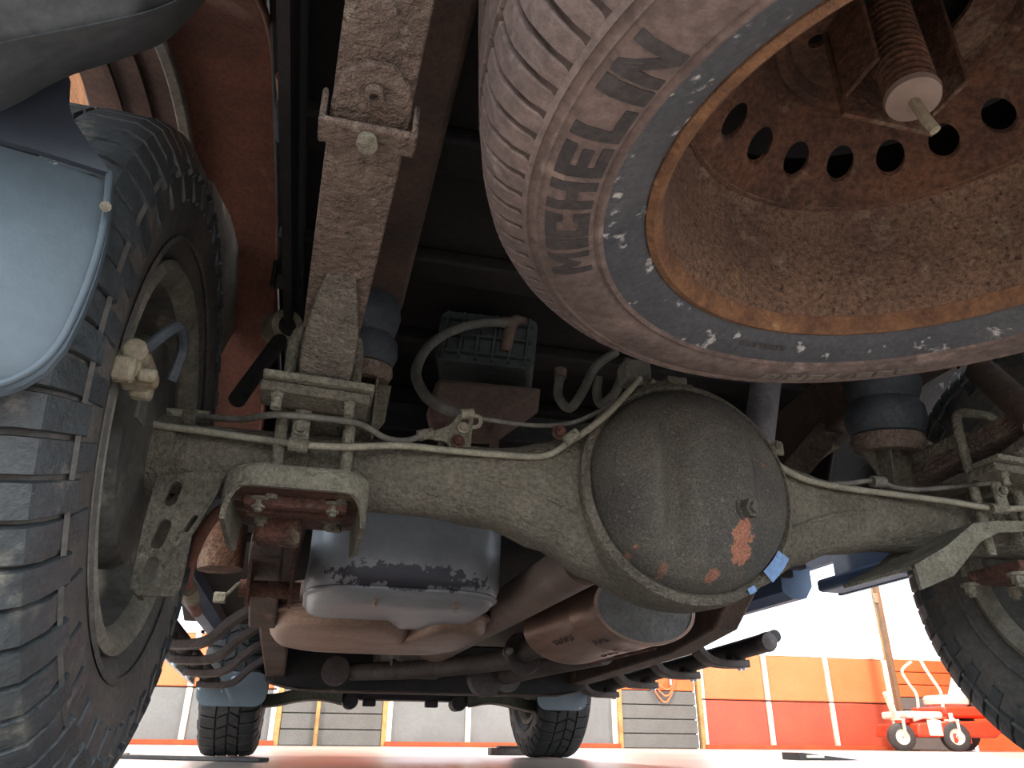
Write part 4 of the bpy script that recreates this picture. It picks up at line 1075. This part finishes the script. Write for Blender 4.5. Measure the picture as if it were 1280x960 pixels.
sp(MB().lathe(prof_sh, (0,0,0), Zax, 140), 'tread_base', 'spare_groove')
# tread blocks round the shoulder and across the tread
tb = MB(); NP = 104
for i in range(NP):
    a = 2*pi*i/NP; da = 2*pi/NP
    # shoulder block: radial curved bar from the sidewall over to the tread
    sec = [(-.0105,.3295),(-.004,.341),(.006,.3495),(.018,.3555),(.034,.3585),(.056,.3595),(.056,.350),(.018,.345),(-.002,.334)]
    rg = []
    for f_ in (-.40,-.34,.34,.40):
        ring = []
        for k, (z, r_) in enumerate(sec):
            rr = r_ if abs(f_) < .38 else r_-.002
            sw = -.9*max(0, (z-.0)/.05) if k < 6 else -.9*max(0,(z)/.05)
            an = a+da*(f_+sw*.6)
            ring.append(V((rr*math.cos(an), rr*math.sin(an), z)))
        rg.append(ring)
    tb.loft(rg)
    for z0, z1, sk_, ph in ((.064,.110,.5,.3),(.121,.167,-.5,.1),(.176,.222,.6,.5)):
        rg = []
        for f_ in (-.42,.42):
            ring = []
            for z, r_ in ((z0,.350),(z0+.001,.3605),(z1-.001,.3605 if z1 < .2 else .352),(z1,.345 if z1 > .2 else .350)):
                an = a+da*(f_+ph+sk_*(z-z0)/.046)
                ring.append(V((r_*math.cos(an), r_*math.sin(an), z)))
            rg.append(ring)
        tb.loft(rg)
sp(tb, 'tread', 'spare_dust', smooth=35)
# raised block letters
GL = {'M':[[(0,0),(.22,0),(.22,1),(0,1)],[(.78,0),(1,0),(1,1),(.78,1)],[(.22,1),(.22,.62),(.5,.22),(.5,.58)],[(.78,1),(.78,.62),(.5,.22),(.5,.58)]],
 'I':[[(0,0),(1,0),(1,1),(0,1)]],
 'C':[[(0,.0),(.3,0),(.3,1),(0,1)],[(.3,0),(1,0),(1,.25),(.3,.25)],[(.3,.75),(1,.75),(1,1),(.3,1)],[(.72,.25),(1,.25),(1,.38),(.72,.38)],[(.72,.62),(1,.62),(1,.75),(.72,.75)]],
 'H':[[(0,0),(.3,0),(.3,1),(0,1)],[(.7,0),(1,0),(1,1),(.7,1)],[(.3,.38),(.7,.38),(.7,.62),(.3,.62)]],
 'E':[[(0,0),(.32,0),(.32,1),(0,1)],[(.32,0),(1,0),(1,.24),(.32,.24)],[(.32,.39),(.9,.39),(.9,.61),(.32,.61)],[(.32,.76),(1,.76),(1,1),(.32,1)]],
 'L':[[(0,0),(.34,0),(.34,1),(0,1)],[(.34,0),(1,0),(1,.27),(.34,.27)]],
 'N':[[(0,0),(.27,0),(.27,1),(0,1)],[(.73,0),(1,0),(1,1),(.73,1)],[(.27,1),(.27,.60),(.73,0),(.73,.40)]],
 'P':[[(0,0),(.28,0),(.28,1),(0,1)],[(.28,.78),(1,.78),(1,1),(.28,1)],[(.72,.55),(1,.55),(1,.78),(.72,.78)],[(.28,.36),(1,.36),(1,.55),(.28,.55)]],
 '2':[[(0,.8),(1,.8),(1,1),(0,1)],[(.72,.6),(1,.6),(1,.8),(.72,.8)],[(0,.4),(1,.4),(1,.6),(0,.6)],[(0,.2),(.28,.2),(.28,.4),(0,.4)],[(0,0),(1,0),(1,.2),(0,.2)]],
 '6':[[(0,0),(.28,0),(.28,1),(0,1)],[(.28,.8),(1,.8),(1,1),(.28,1)],[(.28,.4),(1,.4),(1,.6),(.28,.6)],[(.72,.2),(1,.2),(1,.4),(.72,.4)],[(.28,0),(1,0),(1,.2),(.28,.2)]],
 '5':[[(0,.8),(1,.8),(1,1),(0,1)],[(0,.6),(.28,.6),(.28,.8),(0,.8)],[(0,.4),(1,.4),(1,.6),(0,.6)],[(.72,.2),(1,.2),(1,.4),(.72,.4)],[(0,0),(1,0),(1,.2),(0,.2)]],
 '/':[[(0,0),(.3,0),(1,1),(.7,1)]],
 '7':[[(0,.8),(1,.8),(1,1),(0,1)],[(.3,0),(.6,0),(1,.8),(.68,.8)]],
 'R':[[(0,0),(.28,0),(.28,1),(0,1)],[(.28,.78),(1,.78),(1,1),(.28,1)],[(.72,.58),(1,.58),(1,.78),(.72,.78)],[(.28,.38),(1,.38),(1,.58),(.28,.58)],[(.42,.38),(.75,.38),(1,0),(.66,0)]],
 '1':[[(.3,0),(.7,0),(.7,1),(.3,1)]], 'A':[[(0,0),(.26,0),(.6,1),(.4,1)],[(.74,0),(1,0),(.6,1),(.4,1)],[(.25,.25),(.75,.25),(.70,.42),(.30,.42)]], 'D':[[(0,0),(.3,0),(.3,1),(0,1)],[(.3,0),(.8,0),(1,.25),(.3,.25)],[(.3,.75),(1,.75),(.8,1),(.3,1)],[(.7,.25),(1,.25),(1,.75),(.7,.75)]],
 'U':[[(0,0),(.3,0),(.3,1),(0,1)],[(.7,0),(1,0),(1,1),(.7,1)],[(.3,0),(.7,0),(.7,.25),(.3,.25)]], 'B':[[(0,0),(.3,0),(.3,1),(0,1)],[(.3,0),(1,0),(1,.2),(.3,.2)],[(.3,.4),(1,.4),(1,.6),(.3,.6)],[(.3,.8),(1,.8),(1,1),(.3,1)],[(.72,.2),(1,.2),(1,.4),(.72,.4)],[(.72,.6),(1,.6),(1,.8),(.72,.8)]],
 'S':[[(0,.8),(1,.8),(1,1),(0,1)],[(0,.6),(.28,.6),(.28,.8),(0,.8)],[(0,.4),(1,.4),(1,.6),(0,.6)],[(.72,.2),(1,.2),(1,.4),(.72,.4)],[(0,0),(1,0),(1,.2),(0,.2)]]}
def low_z(r_):
    P_ = prof_low+prof_mid[1:]+prof_sh[1:4]
    best = None
    for (z0,a),(z1,b) in zip(P_, P_[1:]):
        if min(a,b) <= r_ <= max(a,b) and b != a: return z0+(z1-z0)*(r_-a)/(b-a)
    return -.0205
def arc_text(mb, s, ang0, step, r0, r1, lift=.0012, gap=.82, widths=None):
    """letters run clockwise as seen from below (camera), tops outward"""
    an = ang0
    for ch in s:
        wdt = step*(.42 if ch in 'I1/' else 1)
        if ch != ' ':
            for poly in GL[ch]:
                # subdivide each quad a little so that it follows the curved wall
                a, b, c, d = [V((x,y,0)) for x, y in poly]
                nu, nv = 3, 4; base = []
                for i in range(nu+1):
                    for j in range(nv+1):
                        p = a.lerp(b,i/nu).lerp(d.lerp(c,i/nu), j/nv)
                        th = an - wdt*gap*p.x
                        r_ = r0+(r1-r0)*p.y
                        base.append((th, r_))
                k = len(base); vs = [V((r_*math.cos(t_), r_*math.sin(t_), low_z(r_)-lift)) for t_, r_ in base]+[V((r_*math.cos(t_), r_*math.sin(t_), low_z(r_)+.002)) for t_, r_ in base]
                fs = []
                for i in range(nu):
                    for j in range(nv):
                        q_ = i*(nv+1)+j; fs.append((q_,q_+nv+1,q_+nv+2,q_+1))
                for i in range(nu):
                    for j in (0,nv):
                        q_ = i*(nv+1)+j; fs.append((q_,q_+nv+1,q_+nv+1+k,q_+k))
                for j in range(nv):
                    for i in (0,nu):
                        q_ = i*(nv+1)+j; fs.append((q_,q_+1,q_+1+k,q_+k))
                mb.add(vs, fs)
        an -= wdt
    return mb
SPARE_TEXT = []
def wang(px, py, z=.43):
    p = at(px,py,Z=z)-SP; return math.atan2(p.y,p.x)
aM, aN = wang(735,330), wang(835,35)
span = (aM-aN) % (2*pi)
if span > pi: span -= 2*pi
sgn_ = 1 if span > 0 else -1
stepN = abs(span)/(8-2*.58)*1.02
def arc_text2(mb, s, ang0, step, r0, r1, sgn, **k):
    # sgn>0: angle decreases along the text
    if sgn > 0: return arc_text(mb, s, ang0, step, r0, r1, **k)
    return arc_text(mb, s, ang0, -step, r0, r1, **k)
lt = sp(arc_text2(MB(), 'MICHELIN', aM, stepN, .2795, .3125, sgn_), 'raised_lettering', 'spare_letter', smooth=0)
lab(lt, 'dark worn raised lettering')
sz = sp(arc_text2(MB(), '265/75R16', wang(1150,462), .072, .292, .3095, sgn_, lift=.0008), 'size_lettering', 'flange', smooth=0)
lab(sz, 'pale raised tire size')
sm = MB(); arc_text2(sm, 'TUBELESS'.replace('T','I'), wang(1010,430), .03, .247, .252, sgn_, lift=.0006)
sp(sm, 'small_lettering', 'spare_letter', smooth=0)
# rim: lip, barrel, pierced disc, hub
sp(MB().lathe([(.012,.219),(.001,.222),(-.004,.2275),(-.002,.2335),(.006,.2355),(.014,.231)], (0,0,0), Zax, 120, closedprof=True), 'rim_lip', 'rust_lit_edge')
sp(MB().lathe([(.010,.2205),(.026,.214),(.06,.209),(.095,.206),(.112,.201),(.121,.194),(.123,.186)], (0,0,0), Zax, 120), 'rim_barrel', 'rust')
DZ = .186
def cone_z(r_): return .122+(.188-r_)*.91
disc = MB(); dvi = {}
def dv_(x, y, dz=0):
    k = (round(x,5), round(y,5), dz)
    if k not in dvi: dvi[k] = len(disc.v); disc.v.append(V((x, y, cone_z(math.hypot(x,y))+dz)))
    return dvi[k]
for k in range(20):
    am = math.radians(111+18*k); h_ = math.radians(9)
    ar = lambda r_, i, n: (r_*math.cos(am-h_+2*h_*i/n), r_*math.sin(am-h_+2*h_*i/n))
    ol = [ar(.190,i,6) for i in range(7)]+[ar(.118,6-i,6) for i in range(7)]
    hole = [(.154*math.cos(am)+.0135*math.cos(2*pi*j/20), .154*math.sin(am)+.0135*math.sin(2*pi*j/20)) for j in range(20)]
    flat = ol+hole
    for t3 in tessellate_polygon([[V((x,y,0)) for x,y in ol],[V((x,y,0)) for x,y in hole]]):
        disc.f.append(tuple(dv_(*flat[i]) for i in t3))
    for j in range(20):
        p_, q_ = hole[j], hole[(j+1)%20]
        disc.f.append((dv_(*p_), dv_(*q_), dv_(*q_,.005), dv_(*p_,.005)))
sp(disc, 'pierced_disc', 'rustdark', smooth=30)
sp(MB().lathe([(DZ-.001,.119),(DZ-.003,.112),(DZ-.010,.105),(DZ-.010,.098),(DZ-.002,.092),(DZ+.004,.090)], (0,0,0), Zax, 80), 'disc_bead', 'rustdark')
hub = MB()
ol = [(.093*math.cos(2*pi*i/64), .093*math.sin(2*pi*i/64)) for i in range(64)]
hl = [[(.054*math.cos(2*pi*j/40), .054*math.sin(2*pi*j/40)) for j in range(40)]]
for k in range(6):
    a = math.radians(20+60*k); hl.append([(.07*math.cos(a)+.0075*math.cos(2*pi*j/14), .07*math.sin(a)+.0075*math.sin(2*pi*j/14)) for j in range(14)])
hub.plate(ol, hl, .005, (0,0,DZ+.002), (1,0,0), (0,1,0))
sp(hub, 'hub_plate', 'rustdark', smooth=30)
spw.rotation_euler = (.02,-.037,0)
# valve of wheel and hoist
ho = thing('spare_hoist', 'rusty threaded spare-wheel hoist with a cable end through the hub', 'hoist', SP+V((-.03,-.02,.06)))
hb = at(1143,128,Z=.515)
MB().lathe([(0,.0),(.002,.013),(.003,.0195),(.008,.0205),(.011,.018),(.012,.015)], hb, (.12,.12,1), 30).build('end_flange', 'shaft', ho)
MB().tube([hb+V((.0,.0,.002)), hb+V((.004,-.002,-.018)), hb+V((.007,-.004,-.03))], .0042, 8).tube([hb+V((.004,.002,.0)), hb+V((.008,.0,-.012)), hb+V((.012,.002,-.022))], .0022, 6).build('cable_end', 'zinc', ho)
th_ = []
for i in range(15):
    z = .012+i*.0075; th_ += [(z,.0165),(z+.0025,.0195),(z+.005,.0195)]
MB().lathe(th_, hb, (.12,.12,1), 28).build('threaded_post', 'rustdark', ho)
for dx, y in ((-.042,0),(.042,0)):
    MB().box(hb+V((.02+dx,.02,.10)),(.004,.04,.12)).build('guide_plate', 'rustdark', ho, bevel=.001)
MB().box(hb+V((.02,.045,.075)),(.088,.004,.10)).build('guide_back', 'rustdark', ho)
MB().box(hb+V((.02,.02,.19)),(.25,.10,.06)).build('winch_housing', 'black', ho, bevel=.005)
